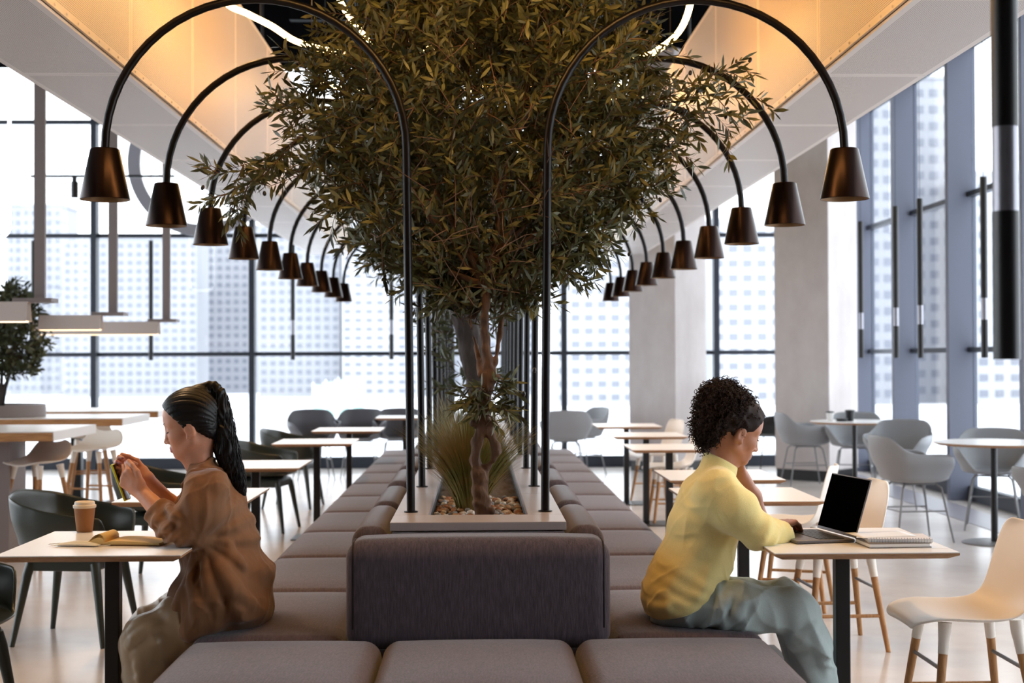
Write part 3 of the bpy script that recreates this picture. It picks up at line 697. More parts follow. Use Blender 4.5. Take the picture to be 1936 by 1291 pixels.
for s_ in (-.08, .08): MB().tube([(s_, 0, hh), (s_, 0, ZC - c.z)], .003, 6).build('suspension_wire', 'black', t)
a, b = at(58, 333, 14), at(330, 333, 14)
t = thing('track_rail', 'thin black light track hanging behind the left lamp shades', 'light track', tuple((a + b) / 2))
hw = (b.x - a.x) / 2; MB().box(-hw, hw, -.012, .012, -.012, .012).build('rail', 'black', t)
for s_ in (-.8, .8): MB().tube([(s_ * hw, 0, .012), (s_ * hw, 0, ZC - a.z)], .003, 6).build('suspension_wire', 'black', t)
c = at(141, 333, 14); t = thing('spotlight', 'small black cylinder spotlight hanging from the thin track', 'spotlight', (c.x, c.y, c.z - .012))
MB().box(-.02, .02, -.012, .012, -.045, 0).build('adapter', 'black', t); MB().lathe([(.035, -.20), (.035, -.045)], 18).build('body', 'black', t, smooth=40)

# ------------------------------------------------------------------ things on the two front tables
c = on_z(160, 1005, .74)
t = thing('coffee_cup', 'brown paper coffee cup with white lid on the left front table', 'coffee cup', tuple(c))
MB().lathe([(.027, 0), (.0285, .002), (.0385, .092), (.036, .092), (.027, .006), (0, .006)], 32).build('cup', M('brown_kraft_paper', (150, 104, 66), .75), t, smooth=35)
MB().lathe([(.0405, .088), (.0415, .092), (.0415, .098), (.037, .1), (.0355, .11), (.032, .112), (.030, .108), (0, .107)], 32).build('lid', M('white_paper_lid', (226, 214, 198), .5), t, smooth=35)
paper = M('lamplit_cream_paper', (230, 200, 136), .8); cover = M('tan_cover', (120, 84, 44), .6)  # warm lamplight is mixed into the cream page colour
c = on_z(212, 1026, .741)
t = thing('open_notebook', 'open notebook with cream pages on the left front table', 'notebook', tuple(c), radians(-6))
def leaf(x1, bulge, z0):  # page block as a curved slab, spine at x=0
    n = 12; top = [(x1 * i / n, z0 + bulge * (1 - abs(2 * (i / n) ** .6 - 1) ** 2) + .002 * (1 - i / n)) for i in range(n + 1)]
    mb = MB(); rows = [[(x, y, z) for x, z in top] + [(x, y, .003) for x, z in reversed(top)] for y in (-.072, .072)]
    return mb.loft(rows)
leaf(.19, .006, .008).build('page_block', paper, t, smooth=40); leaf(-.062, .018, .007).build('page_block', paper, t, smooth=40)
for i in range(3):
    MB().grid([[(-.062 * k / 6 * (1 - .12 * i), y, .010 + .005 * i + .016 * sin(pi * (k / 6) ** .8) + .002 * i * k / 6) for k in range(7)] for y in (-.07, .07)]).build('loose_page', paper, t, smooth=180, solid=.0006)
MB().box(-.075, .195, -.076, .076, 0, .003).build('cover', cover, t)
c = on_z(150, 1031, .741)
t = thing('face_mask', 'crumpled white face mask beside the open notebook', 'face mask', tuple(c), radians(-8))
G = [[((u - .5) * .15, (v - .5) * .07, .004 + .012 * sin(pi * u) * (.6 + .4 * sin(v * 17)) * sin(pi * v) ** .5) for u in [i / 16 for i in range(17)]] for v in [j / 12 for j in range(13)]]
MB().grid(G).build('mask_cloth', M('white_cloth', (226, 222, 206), .8), t, smooth=180, solid=.0012)
for s_ in (-1, 1): MB().tube([(s_ * .074, .028, .004)] + [(s_ * (.074 + .035 * sin(pi * k / 8)), .028 - .056 * k / 8, .003) for k in range(1, 8)] + [(s_ * .074, -.028, .004)], .0012, 5).build('ear_loop', 'white', t, smooth=180)
# laptop
p_n, p_f = on_z(1618, 1019, .752), on_z(1545, 999, .752)
d = p_n - p_f; ang = atan2(d.y, d.x) + pi / 2
t = thing('laptop', 'open grey laptop with black screen on the right front table', 'laptop', (p_n.x, p_n.y, .741), ang - pi)
# local: hinge along y from 0 (near) ; base extends toward +x
LW, LD = .308, .215
alum = M('space_grey_aluminium', (112, 110, 114), .4, .7)
t.rotation_euler = (0, 0, atan2(d.y, d.x) - pi / 2 + pi); t.location = ((p_n.x + p_f.x) / 2, (p_n.y + p_f.y) / 2, .741)
sgx = -1  # toward the woman
Rm = Matrix.Rotation(t.rotation_euler.z, 3, 'Z'); 
if (Rm @ Vector((sgx, 0, 0))).x > 0: sgx = 1
def bx(a, b): return (min(a, b), max(a, b))
x0, x1 = bx(0, sgx * LD); MB().rbox(x0, x1, -LW / 2, LW / 2, 0, .011, r=.0055, n=3).build('base', alum, t, smooth=50)
x0, x1 = bx(sgx * .03, sgx * .125); MB().box(x0, x1, -LW / 2 + .02, LW / 2 - .02, .011, .0114).build('keyboard_well', 'blackp', t)
kb = None
for r_ in range(6):
    for c_ in range(14):
        if kb is None: o = MB().box(-.0068, .0068, -.0085, .0085, 0, .0012).build('key', 'blackp', t); kb = o.data
        else: o = bpy.data.objects.new('key', kb); COL.objects.link(o); o.parent = t
        o.location = (sgx * (.038 + r_ * .0157), -LW / 2 + .0325 + c_ * .0187, .0114)
x0, x1 = bx(sgx * .135, sgx * .205); MB().box(x0, x1, -.06, .06, .011, .0113).build('trackpad', M('trackpad_grey', (96, 94, 98), .3, .3), t)
tilt = radians(17) * -sgx
M4 = Matrix.Translation((0, 0, .012)) @ Matrix.Rotation(tilt, 4, 'Y')
sc_ = MB().rbox(-.0025, .0025, -LW / 2, LW / 2, .002, .208, r=.0024, n=2, M4=M4).build('lid', alum, t, smooth=50)
x0, x1 = bx(sgx * .0024, sgx * .0034); MB().box(x0, x1, -LW / 2 + .004, LW / 2 - .004, .012, .204, M4=M4).build('screen', M('black_screen_glass', (3, 3, 4), .3, spec=0), sc_)
# notebooks
c = on_z(1688, 1030, .741)
nb = []
t = thing('notebook', 'grey hardback notebook at the bottom of the small stack by the laptop', 'notebook', (c.x, c.y, .7405), radians(3))
MB().box(-.105, .105, -.075, .075, 0, .003).build('cover', M('grey_cover', (122, 112, 104), .6), t); MB().box(-.103, .10, -.073, .073, .003, .0135).build('page_block', 'white', t)
MB().box(-.105, .105, -.075, .075, .0135, .0165).build('cover', 'grey_c' if 0 else t.children[0].data.materials[0], t)
t = thing('spiral_notebook', 'white spiral notebook lying on the grey notebook by the laptop', 'notebook', (c.x + .014, c.y + .012, .757), radians(-5))
MB().box(-.105, .105, -.074, .074, 0, .0105).build('page_block', 'white', t); MB().box(-.105, .105, -.074, .074, .0105, .012).build('cover', M('pale_grey_cover', (214, 212, 216), .5), t)
for k in range(22):
    x = -.096 + k * .0091
    MB().tube([(x, -.070, .010), (x, -.074, .0155), (x, -.0805, .010), (x, -.0805, .002), (x, -.076, -.0005), (x, -.071, .001)], .0007, 5).build('spiral_ring', 'silver', t)
t = thing('paper_sheet', 'loose white paper sheet on top of the notebooks by the laptop', 'paper', (c.x - .03, c.y + .04, .7705), radians(14))
MB().grid([[(x, y, .001 + .006 * max(0, x / .1 - .5) ** 2 + .002 * sin(y * 30)) for x in [-.1 + .02 * i for i in range(11)]] for y in (-.06, -.03, 0, .03, .06)]).build('sheet', 'white', t, smooth=180, solid=.0006)
t = thing('paper_sheet', 'loose white paper sheet lying under the edge of the notebook stack', 'paper', (c.x + .07, c.y - .02, .7402), radians(-4))
MB().box(-.09, .09, -.07, .055, 0, .0006).build('sheet', 'white', t)
# small round planter with tree on the middle bar table
bc = at(20, 783, 12.05)
t = thing('round_planter', 'shallow round grey planter on the middle high table', 'planter', (-4.05, 12.05, .90))
MB().lathe([(.40, 0), (.405, .004), (.405, .10), (.385, .10), (.38, .07), (0, .07)], 48).build('bowl', 'brown', t, smooth=35)
MB().lathe([(.378, .07), (.2, .085), (0, .09)], 32).build('earth', 'soil', t, smooth=60)
# ================================================================== distance-field modelling (plants' trunks, people, clothes)
class SDF:
    def __init__(s, lo, hi, h):
        s.lo = np.array(lo, float); s.h = h; s.n = np.ceil((np.array(hi) - s.lo) / h).astype(int) + 1
        s.D = np.full(s.n, .5, np.float32)
    def _box(s, lo, hi):
        a = np.clip(np.floor((np.array(lo) - s.lo) / s.h).astype(int), 0, s.n); b = np.clip(np.ceil((np.array(hi) - s.lo) / s.h).astype(int) + 1, 0, s.n)
        if (b <= a).any(): return None, None
        ax = [s.lo[i] + s.h * np.arange(a[i], b[i]) for i in range(3)]
        return tuple(slice(a[i], b[i]) for i in range(3)), np.stack(np.meshgrid(*ax, indexing='ij'), -1)
    def _mix(s, sl, d, k, op):
        D = s.D[sl]; d = d.astype(np.float32)
        if op == 'sub': d = -d
        if op == '+':
            if k > 0: h = np.maximum(k - np.abs(D - d), 0) / k; r = np.minimum(D, d) - h * h * k * .25
            else: r = np.minimum(D, d)
        else:
            if k > 0: h = np.maximum(k - np.abs(D - d), 0) / k; r = np.maximum(D, d) + h * h * k * .25
            else: r = np.maximum(D, d)
        s.D[sl] = r
    def cap(s, a, b, ra, rb=None, k=.02, op='+', sq=None):
        "tapered capsule; sq = (axis vector, factor) flattens it along an axis"
        rb = ra if rb is None else rb; a = np.array(a, float); b = np.array(b, float); m = max(ra, rb) * (max(1, sq[1]) if sq is not None else 1) + k + 3 * s.h
        sl, P = s._box(np.minimum(a, b) - m, np.maximum(a, b) + m)
        if sl is None: return s
        ab = b - a; q = P - a; t = np.clip((q @ ab) / max(ab @ ab, 1e-9), 0, 1); o = q - t[..., None] * ab
        if sq is not None:
            n = np.array(sq[0], float); n /= np.linalg.norm(n); c = o @ n; o = o + n * (c * (1 / sq[1] - 1))[..., None]
        s._mix(sl, np.linalg.norm(o, axis=-1) - (ra + (rb - ra) * t), k, op); return s
    def chain(s, pts, rs, k=.02, sq=None):
        for i in range(len(pts) - 1): s.cap(pts[i], pts[i + 1], rs[i], rs[i + 1], k, sq=sq)
        return s
    def ell(s, c, r, k=.02, R=None, op='+'):
        c = np.array(c, float); r = np.array(r, float); m = r.max() + k + 3 * s.h
        sl, P = s._box(c - m, c + m)
        if sl is None: return s
        q = P - c
        if R is not None: q = q @ np.array(R)
        k0 = np.linalg.norm(q / r, axis=-1); k1 = np.linalg.norm(q / (r * r), axis=-1)
        s._mix(sl, k0 * (k0 - 1) / np.maximum(k1, 1e-6), k, op); return s
    def near(s, x, z, inset=0):
        "point of the surface facing the camera (lowest y) at this x and z"
        i = int(round((x - s.lo[0]) / s.h)); k = int(round((z - s.lo[2]) / s.h)); c = s.D[min(max(i, 0), s.n[0] - 1), :, min(max(k, 0), s.n[2] - 1)]
        j = np.argmax(c < 0) if (c < 0).any() else s.n[1] // 2
        return np.array([x, s.lo[1] + s.h * j + inset, z])
    def ridge(s, P, r=.012, inset=.006, k=.022):
        "a raised fold that follows the near surface through points P (only x and z are used)"
        Q = []
        for a, b in zip(P, P[1:]):
            for t in np.linspace(0, 1, 6, endpoint=False): q = np.array(a) * (1 - t) + np.array(b) * t; Q.append(s.near(q[0], q[2], inset))
        n = len(Q); rs = [r * (.35 + .65 * sin(pi * (i + .6) / n) ** .7) for i in range(n)]
        return s.chain(Q, rs, k)
    def bump(s, fn, band=.03):
        "adds fn(points) to the distance near the surface"
        m = np.abs(s.D) < band; i = np.argwhere(m); s.D[m] += fn(s.lo + s.h * i).astype(np.float32); return s
    def cut(s, n, p, k=.004, rad=None):
        "keeps the side of the plane through p that n points away from (only within rad of p, if given)"
        n = np.array(n, float); n /= np.linalg.norm(n); p = np.array(p, float)
        sl, P = s._box(s.lo, s.lo + s.h * s.n) if rad is None else s._box(p - rad, p + rad)
        d = (P - p) @ n
        if rad is not None: d = np.where(np.linalg.norm(P - p, axis=-1) < rad, d, -.5)
        s._mix(sl, d, k, 'max'); return s
    def smooth(s, it=1):
        for _ in range(it):
            for ax in range(3):
                a = np.moveaxis(s.D, ax, 0); b = a.copy(); b[1:-1] = .25 * a[:-2] + .5 * a[1:-1] + .25 * a[2:]; s.D = np.moveaxis(b, 0, ax)
        return s
    def surface(s):
        D = s.D; S_ = D < 0; n = np.array(D.shape) - 1
        def sh(A, o): return A[o[0]:o[0] + n[0], o[1]:o[1] + n[1], o[2]:o[2] + n[2]]
        cs = [(i, j, k) for i in (0, 1) for j in (0, 1) for k in (0, 1)]
        cnt = sum(sh(S_, c).astype(np.int8) for c in cs); act = (cnt > 0) & (cnt < 8)
        idx = np.full(n, -1, np.int64); ijk = np.argwhere(act); idx[act] = np.arange(len(ijk))
        acc = np.zeros((len(ijk), 3)); c_ = np.zeros(len(ijk))
        for a in cs:
            for ax in range(3):
                if a[ax]: continue
                b = list(a); b[ax] = 1
                da = D[tuple((ijk + a).T)].astype(float); db = D[tuple((ijk + b).T)].astype(float); m = (da < 0) != (db < 0)
                t = da[m] / (da[m] - db[m]); p = np.repeat(np.array(a, float)[None], m.sum(), 0); p[:, ax] += t; acc[m] += p; c_[m] += 1
        V = s.lo + s.h * (ijk + acc / c_[:, None]); F = []
        for ax in range(3):
            u, v = (ax + 1) % 3, (ax + 2) % 3
            a = np.moveaxis(S_, ax, 0); m = a[:-1] != a[1:]; e = np.argwhere(m); e_ = np.zeros_like(e); e_[:, ax] = e[:, 0]
            o = [q for q in range(3) if q != ax]; e_[:, o[0]] = e[:, 1]; e_[:, o[1]] = e[:, 2]
            ok = (e_[:, u] > 0) & (e_[:, v] > 0) & (e_[:, u] < n[u]) & (e_[:, v] < n[v]); e_ = e_[ok]
            def g(du, dv): q = e_.copy(); q[:, u] -= du; q[:, v] -= dv; return idx[tuple(q.T)]
            Q = np.stack([g(1, 1), g(0, 1), g(0, 0), g(1, 0)], 1); fl = ~S_[tuple(e_.T)]; Q[fl] = Q[fl][:, ::-1]; F.append(Q)
        return V, np.concatenate(F)
    def build(s, name, mats, parent=None, relax=1, offset=None, zone=None):
        V, F = s.surface()
        for _ in range(relax):
            A = np.zeros_like(V); c = np.zeros(len(V))
            for i in range(4):
                a, b = F[:, i], F[:, (i + 1) % 4]
                np.add.at(A, a, V[b]); np.add.at(c, a, 1); np.add.at(A, b, V[a]); np.add.at(c, b, 1)
            V = .5 * V + .5 * A / np.maximum(c, 1)[:, None]
        if offset is not None: V = V - np.array(offset)
        o = npmesh(name, V, F.ravel(), np.full(len(F), 4), mats, parent)
        if zone is not None:
            C = V[F].mean(1) + (np.array(offset) if offset is not None else 0); o.data.polygons.foreach_set('material_index', zone(C).astype(np.int32))
        return o
def waves(P, seed, n, f0, f1, amp, squash=(1, 1, 1)):
    "smooth pseudo-random field from a few sine waves"
    q = np.random.RandomState(seed); out = np.zeros(len(P))
    for _ in range(n):
        d = q.normal(size=3) * np.array(squash); d /= np.linalg.norm(d); f = q.uniform(f0, f1); out += np.sin(P @ d * f + q.uniform(0, 6.28) + 1.3 * np.sin(P @ q.normal(size=3) * f * .5))
    return out * amp / sqrt(n)
# ================================================================== plants
def leaves(q, bases, dirs, L, Wd, face_up=.5):
    "hexagonal lance leaves; arrays of base points and directions"
    n = len(bases); d = dirs / np.linalg.norm(dirs, axis=1)[:, None]; up = q.normal(size=(n, 3)) * .7 + np.array([0, 0, face_up])
    s_ = np.cross(d, up); s_ /= np.linalg.norm(s_, axis=1)[:, None] + 1e-9; nn = np.cross(s_, d)
    L = L[:, None]; Wd = Wd[:, None]; bend = q.uniform(-.12, .05, (n, 1)) * L
    pts = [bases, bases + d * L * .3 - s_ * Wd * .42 + nn * bend * .4, bases + d * L * .62 - s_ * Wd * .5 + nn * bend * .9, bases + d * L + nn * bend * 1.6,
           bases + d * L * .62 + s_ * Wd * .5 + nn * bend * .9, bases + d * L * .3 + s_ * Wd * .42 + nn * bend * .4]
    V = np.stack(pts, 1).reshape(-1, 3); o = (np.arange(n) * 6)[:, None]
    quads = np.concatenate([o + np.array([[0, 1, 5, 5]]), o + np.array([[1, 2, 4, 5]]), o + np.array([[2, 3, 4, 4]])], 1)
    fl = np.concatenate([o + np.array([[0, 5, 1]]), o + np.array([[1, 5, 4, 2]]), o + np.array([[2, 4, 3]])], 1)
    return V, fl.ravel(), np.tile([3, 4, 3], n)
def foliage(parent, name, twigs, seed, leaf_mat, step=.022, LL=(.045, .075), WW=.2, keep=None, stem=.0018):
    "twigs: list of polylines; builds all their leaves as one crown and the twigs as one mesh"
    q = np.random.RandomState(seed); B = []; Dn = []; tw = MB(); org = np.array(parent.location)
    for P in twigs:
        P = np.array(P); seg = np.linalg.norm(np.diff(P, axis=0), axis=1); cum = np.concatenate([[0], np.cumsum(seg)]); T = cum[-1]
        m = max(3, int(T / step)); 
        if stem: tw.tube([Vector(p - org) for p in P], [stem * (1.5 - i / (len(P) - 1)) for i in range(len(P))], 4, cap=False)
        for j in range(m):
            t = T * (.12 + .88 * (j + .5) / m); i = min(np.searchsorted(cum, t, 'right') - 1, len(P) - 2); p = P[i] + (P[i + 1] - P[i]) * ((t - cum[i]) / max(seg[i], 1e-6)); d = (P[i + 1] - P[i]) / max(seg[i], 1e-6)
            a = np.cross(d, q.normal(size=3)); a /= np.linalg.norm(a) + 1e-9
            for sg in (1, -1): B.append(p); Dn.append(d * q.uniform(.35, .95) + a * sg * q.uniform(.5, 1) + np.array([0, 0, q.uniform(-.25, .3)]))
        B.append(P[-1]); Dn.append(P[-1] - P[-2])
    B = np.array(B); Dn = np.array(Dn); L = q.uniform(LL[0], LL[1], len(B))
    if keep is not None:
        tip = B + Dn / np.linalg.norm(Dn, axis=1)[:, None] * L[:, None]; k = keep(B) & keep(tip); B, Dn, L = B[k], Dn[k], L[k]
    V, f, t = leaves(q, B, Dn, L, L * WW * q.uniform(.8, 1.15, len(L)))
    npmesh(name, V - org, f, t, leaf_mat, parent, smooth=False)
    if stem: tw.build('twigs', 'bark', parent, smooth=180)
    return B
def crown_twigs(seed, n, zr, radius, cyf, cx=0.03, fy=.75, ln=(.15, .3)):
    "twigs filling a crown whose radius depends on height"
    q = np.random.RandomState(seed); out = []
    while len(out) < n:
        z = q.uniform(*zr); R = np.interp(z, radius[0], radius[1])
        if q.uniform() > R / max(radius[1]) * 1.1: continue
        r = R * q.uniform(.05, 1) ** .5; g = q.uniform(0, 2 * pi); c = np.array([cx + r * cos(g), cyf(z) + r * fy * sin(g), z])
        d = np.array([cos(g) * q.uniform(.3, 1), sin(g) * q.uniform(.2, .8), q.uniform(-.35, .9)]) + q.normal(size=3) * .35; d /= np.linalg.norm(d)
        l = q.uniform(*ln); k = q.normal(size=3) * .12 * l; p0 = c - d * l * .5
        out.append([p0, p0 + d * l * .35 + k * .6, p0 + d * l * .7 + k, p0 + d * l + k * .8 + np.array([0, 0, -.06 * l])])
    return out
def sprout(poly, seed, step=.045, ln=(.07, .15)):
    "side twigs along a branch given as points"
    q = np.random.RandomState(seed); P = np.array([tuple(p) for p in poly]); out = []
    for i in range(len(P) - 1):
        d = P[i + 1] - P[i]; l = np.linalg.norm(d); d = d / l
        for j in range(max(1, int(l / step))):
            a = np.cross(d, q.normal(size=3)); a /= np.linalg.norm(a); b = P[i] + d * l * (j + q.uniform()) / max(1, int(l / step)); e = d * .7 + a * .8; e /= np.linalg.norm(e); s_ = q.uniform(*ln); out.append([b, b + e * s_ * .5, b + e * s_ + np.array([0, 0, -.1 * s_])])
    return [[tuple(p) for p in P]] + out
def limbs(parent, starts, ends, seed, r0=.014, mat='bark'):
    q = random.Random(seed); org = parent.location
    for i, e in enumerate(ends):
        s_ = Vector(starts[i % len(starts)]); e = Vector(e); m = s_.lerp(e, .5) + Vector((q.uniform(-.06, .06), q.uniform(-.06, .06), .03 - .10 * ((e - s_).xy.length)))
        pts = [s_ * (1 - t) ** 2 + m * 2 * t * (1 - t) + e * t * t for t in [k / 7 for k in range(8)]]
        MB().tube([p - org for p in pts], [r0 * (1 - .8 * k / 7) for k in range(8)], 7).build('branch', mat, parent, smooth=180)

# --- the near olive tree
T1 = thing('olive_tree', 'nearest olive tree with gnarled reddish trunk growing from the pebbles', 'tree', tuple(at(915, 972, 5.43)), 0, 'olive trees in the planter')
Y1 = 5.43
def a1(x, y, dy=0): return np.array(at(x, y, Y1 + dy))
o1 = np.array(T1.location)
sd = SDF(a1(850, 985, -.12), a1(985, 500, .14), .0045)
sd.chain([a1(914, 985), a1(913, 955), a1(907, 925), a1(906, 897)], [.030, .026, .027, .032], .015)
sd.chain([a1(906, 897), a1(899, 868, .01), a1(902, 838), a1(910, 808)], [.027, .017, .019, .024], .012)
sd.chain([a1(908, 897), a1(933, 868, -.01), a1(937, 842, -.01), a1(922, 812)], [.022, .012, .014, .02], .010)
sd.chain([a1(914, 808), a1(917, 770), a1(922, 735), a1(926, 712)], [.028, .021, .022, .033], .015)
for x, y, r in ((910, 908, .024), (941, 856, .013), (897, 802, .018), (930, 800, .018), (940, 712, .018), (911, 708, .017), (902, 950, .015), (926, 965, .016)):
    sd.ell(a1(x, y, -.01), (r, r, r * .8), .012)
sd.chain([a1(924, 712), a1(919, 660), a1(916, 600), a1(919, 545), a1(922, 505)], [.024, .0175, .0165, .015, .013], .012)
sd.chain([a1(932, 705), a1(943, 645, .03), a1(950, 590, .04), a1(956, 540, .05)], [.011, .0075, .007, .0065], .008)
sd.chain([a1(910, 705), a1(901, 655, .05), a1(886, 600, .08)], [.011, .009, .008], .008)
sd.bump(lambda P: waves(P * np.array([1, 1, .45]), 5, 9, 60, 190, .0042))
sd.build('trunk', 'bark', T1, 1, o1)
ENV = ([1.57, 1.70, 1.83, 2.07, 2.30, 2.45, 2.60, 2.80, 3.05, 3.2], [.15, .34, .48, .70, .80, .80, .72, .62, .45, .2])
cyf = lambda z: np.interp(z, [1.5, 1.8, 2.2, 3.2], [5.44, 5.58, 5.86, 5.86])
def keep1(P):
    front = P[:, 1] < 5.345
    return ~front | (P[:, 2] < 1.52) | ((P[:, 2] > 2.42) & (P[:, 0] > .42) & (P[:, 0] < .62) & (P[:, 2] < 2.7))
def w1(x, y, dy=.2): return tuple(at(x, y, Y1 + dy))
feat = [[w1(640, 225), w1(560, 265), w1(500, 300, .15), w1(440, 318, .15), w1(392, 334, .15)], [w1(560, 265), w1(500, 330, .1), w1(455, 352, .1), w1(405, 378, .1)], [w1(500, 320), w1(460, 365), w1(430, 400)], [w1(660, 200), w1(590, 215), w1(530, 212, .15), w1(505, 205, .15)],
        [w1(640, 270), w1(570, 330), w1(510, 352, .15), w1(480, 345, .15)], [w1(1150, 230), w1(1240, 190), w1(1310, 160, .15), w1(1375, 130, .15), w1(1402, 112, .15)], [w1(1240, 200), w1(1330, 180), w1(1400, 185, .15), w1(1442, 186, .15)],
        [w1(1220, 230), w1(1290, 215), w1(1350, 215, .1), w1(1382, 250, .1)], [w1(1180, 260), w1(1240, 275), w1(1290, 295, .1), w1(1310, 300, .1)], [w1(1120, 330), w1(1190, 345), w1(1240, 350, .1), w1(1262, 335, .1)], [w1(1100, 380), w1(1130, 430, .1), w1(1125, 478, .1)], [w1(1130, 330), w1(1200, 380, .1), w1(1215, 410, .1)],
        [w1(690, 440), w1(735, 470), w1(755, 525)], [w1(1120, 120, -.1), w1(1160, 95, -.14), w1(1195, 70, -.15)], [w1(1110, 140, -.1), w1(1160, 130, -.13), w1(1195, 120, -.15)],
        [w1(930, 560, .02), w1(985, 545, 0), w1(1015, 560, 0)], [w1(900, 560, .02), w1(850, 520), w1(815, 530)], [w1(925, 540, .0), w1(960, 500, -.04), w1(965, 560, -.05)]]
tw = crown_twigs(11, 1700, (1.57, 3.2), ENV, cyf, ln=(.15, .3))
for i, f in enumerate(feat): tw += sprout(f, 50 + i)
low = []
q = np.random.RandomState(4)
for i in range(26):
    g = q.uniform(0, 2 * pi); b = a1(925 + q.uniform(-8, 10), q.uniform(715, 790), -.02); d = np.array([cos(g) * .9, sin(g) * .6 - .25, q.uniform(-.25, .5)]); l = q.uniform(.07, .15); low.append([b, b + d * l * .5, b + d * l + np.array([0, 0, -.02])])
foliage(T1, 'foliage', tw, 21, 'leaf', keep=keep1, LL=(.042, .074), WW=.215)
foliage(T1, 'foliage', low, 22, 'leaf', LL=(.05, .08))
limbs(T1, [a1(920, 540), a1(922, 505), a1(952, 545, .05), a1(892, 600, .08)], [w1(760, 330, .3), w1(1080, 330, .3), w1(640, 230, .25), w1(1180, 235, .25), w1(720, 120, .4), w1(1120, 100, .4), w1(900, 60, .4), w1(1020, 60, .5), w1(960, 300, .1), w1(820, 420, .2), w1(1040, 430, .2), w1(880, 250, .4), w1(700, 440, .25), w1(1110, 350, .2)], 3)
limbs(T1, [a1(952, 545, .05)], [w1(945, 380, .05)], 6, .009)
ob = MB().lathe([(0, -.011), (.0055, -.008), (.0078, 0), (.0055, .009), (0, .0125)], 10).build('olive_fruit', 'olive', T1, smooth=180); first = True
q = random.Random(8)
for x, y in ((1418, 114), (1305, 138), (1248, 378), (1215, 379), (1292, 208), (1372, 220), (383, 355), (440, 398), (500, 366), (470, 345), (1265, 275), (1190, 480), (1120, 415), (745, 420), (690, 360), (1010, 700), (990, 745), (830, 520), (1100, 300), (620, 372)):
    o = ob if first else bpy.data.objects.new('olive_fruit', ob.data)
    if not first: COL.objects.link(o); o.parent = T1
    first = False; p = w1(x, y, .12 if y < 600 else -.1); o.location = Vector(p) - T1.location; o.rotation_euler = (q.uniform(-.5, .5), q.uniform(-.5, .5), 0)

# --- trees behind
for i, (Yt, pth, n) in enumerate(((7.75, [(912, 905, .055), (905, 740, .060), (893, 660, .066), (876, 590, .066), (862, 520, .055), (850, 440, .045)], 620), (10.1, [(905, 850, .05), (908, 700, .05), (905, 560, .045), (900, 480, .04)], 420), (12.5, [(900, 820, .05), (902, 680, .05), (900, 560, .04)], 380))):
    b = at(pth[0][0], pth[0][1], Yt); b.z = PZ - .06
    t = thing('olive_tree', ['olive tree with thick dark leaning trunk, right behind the nearest tree', 'olive tree in the middle of the planter, third from the front', 'farthest olive tree in the planter, fourth from the front'][i], 'tree', tuple(b), 0, 'olive trees in the planter')
    pts = [b] + [at(x, y, Yt) for x, y, r in pth[1:]]
    sd = SDF(np.min([tuple(p) for p in pts], 0) - .1, np.max([tuple(p) for p in pts], 0) + .1, .012); sd.chain([tuple(p) for p in pts], [r for *_, r in pth], .03)
    sd.bump(lambda P: waves(P * np.array([1, 1, .4]), 9, 6, 50, 120, .006)); sd.build('trunk', 'bark2', t, 1, tuple(b))
    env = ([1.75, 1.95, 2.15, 2.4, 2.7, 3.0, 3.25], [.3, .6, .85, .95, .85, .6, .3]); yf = lambda z, Yt=Yt: Yt
    tw = crown_twigs(31 + i, n, (1.75, 3.25), env, yf, cx=.02, ln=(.2, .38))
    if i == 0:
        tw += crown_twigs(41, 34, (1.2, 1.7), ([1.2, 1.7], [.15, .25]), lambda z: Yt + .5, cx=-.10, ln=(.12, .25))
        tw += sprout([tuple(at(x, y, Yt - .2)) for x, y in ((800, 480), (745, 500), (735, 610))], 77) if 0 else []
    foliage(t, 'foliage', tw, 61 + i, 'leaf2', step=.028, LL=(.06, .09), WW=.22, stem=.002)
    limbs(t, [tuple(pts[-1])], [tuple(b + Vector((dx, dy, dz))) for dx, dy, dz in ((-.6, 0, 1.7), (.6, .1, 1.75), (-.3, .3, 2.1), (.35, -.3, 2.2), (0, .1, 2.3))], 8 + i, .022, 'bark2')

# --- grass clumps
def grass(label, c, n, H, spread, seed):
    q = np.random.RandomState(seed); t = thing('ornamental_grass', label, 'grass plant', c, 0, 'grass clumps in the planter'); V = []; F = []; T = []
    for i in range(n):
        g = q.uniform(0, 2 * pi); r0 = q.uniform(0, .05); l = H * q.uniform(.55, 1.08); ln_ = spread * q.uniform(.05, 1) ** .7
        d = np.array([cos(g), sin(g) * .8, 0]); s_ = np.array([-sin(g + q.uniform(-1, 1)), cos(g), 0]); s_ /= np.linalg.norm(s_); w_ = q.uniform(.0016, .0030); o = len(V); K = 5
        for k in range(K + 1):
            u = k / K; p = d * (r0 + l * ln_ * (u ** 1.5)) + np.array([0, 0, l * (u - .32 * ln_ * u ** 2.2)]); ww = w_ * (1 - u) ** .6; V += [p - s_ * ww, p + s_ * ww]
        for k in range(K): F += [o + 2 * k, o + 2 * k + 1, o + 2 * k + 3, o + 2 * k + 2]; T.append(4)
    npmesh('blades', np.array(V), np.array(F), np.array(T), 'grass', t, smooth=True); return t
grass('clump of tall thin dry-green grass right behind the nearest trunk', (-.03, 5.72, PZ - .055), 2200, .45, .72, 1)
grass('browner clump of tall thin grass farther back in the planter', (-.06, 6.5, PZ - .055), 900, .5, .5, 2)
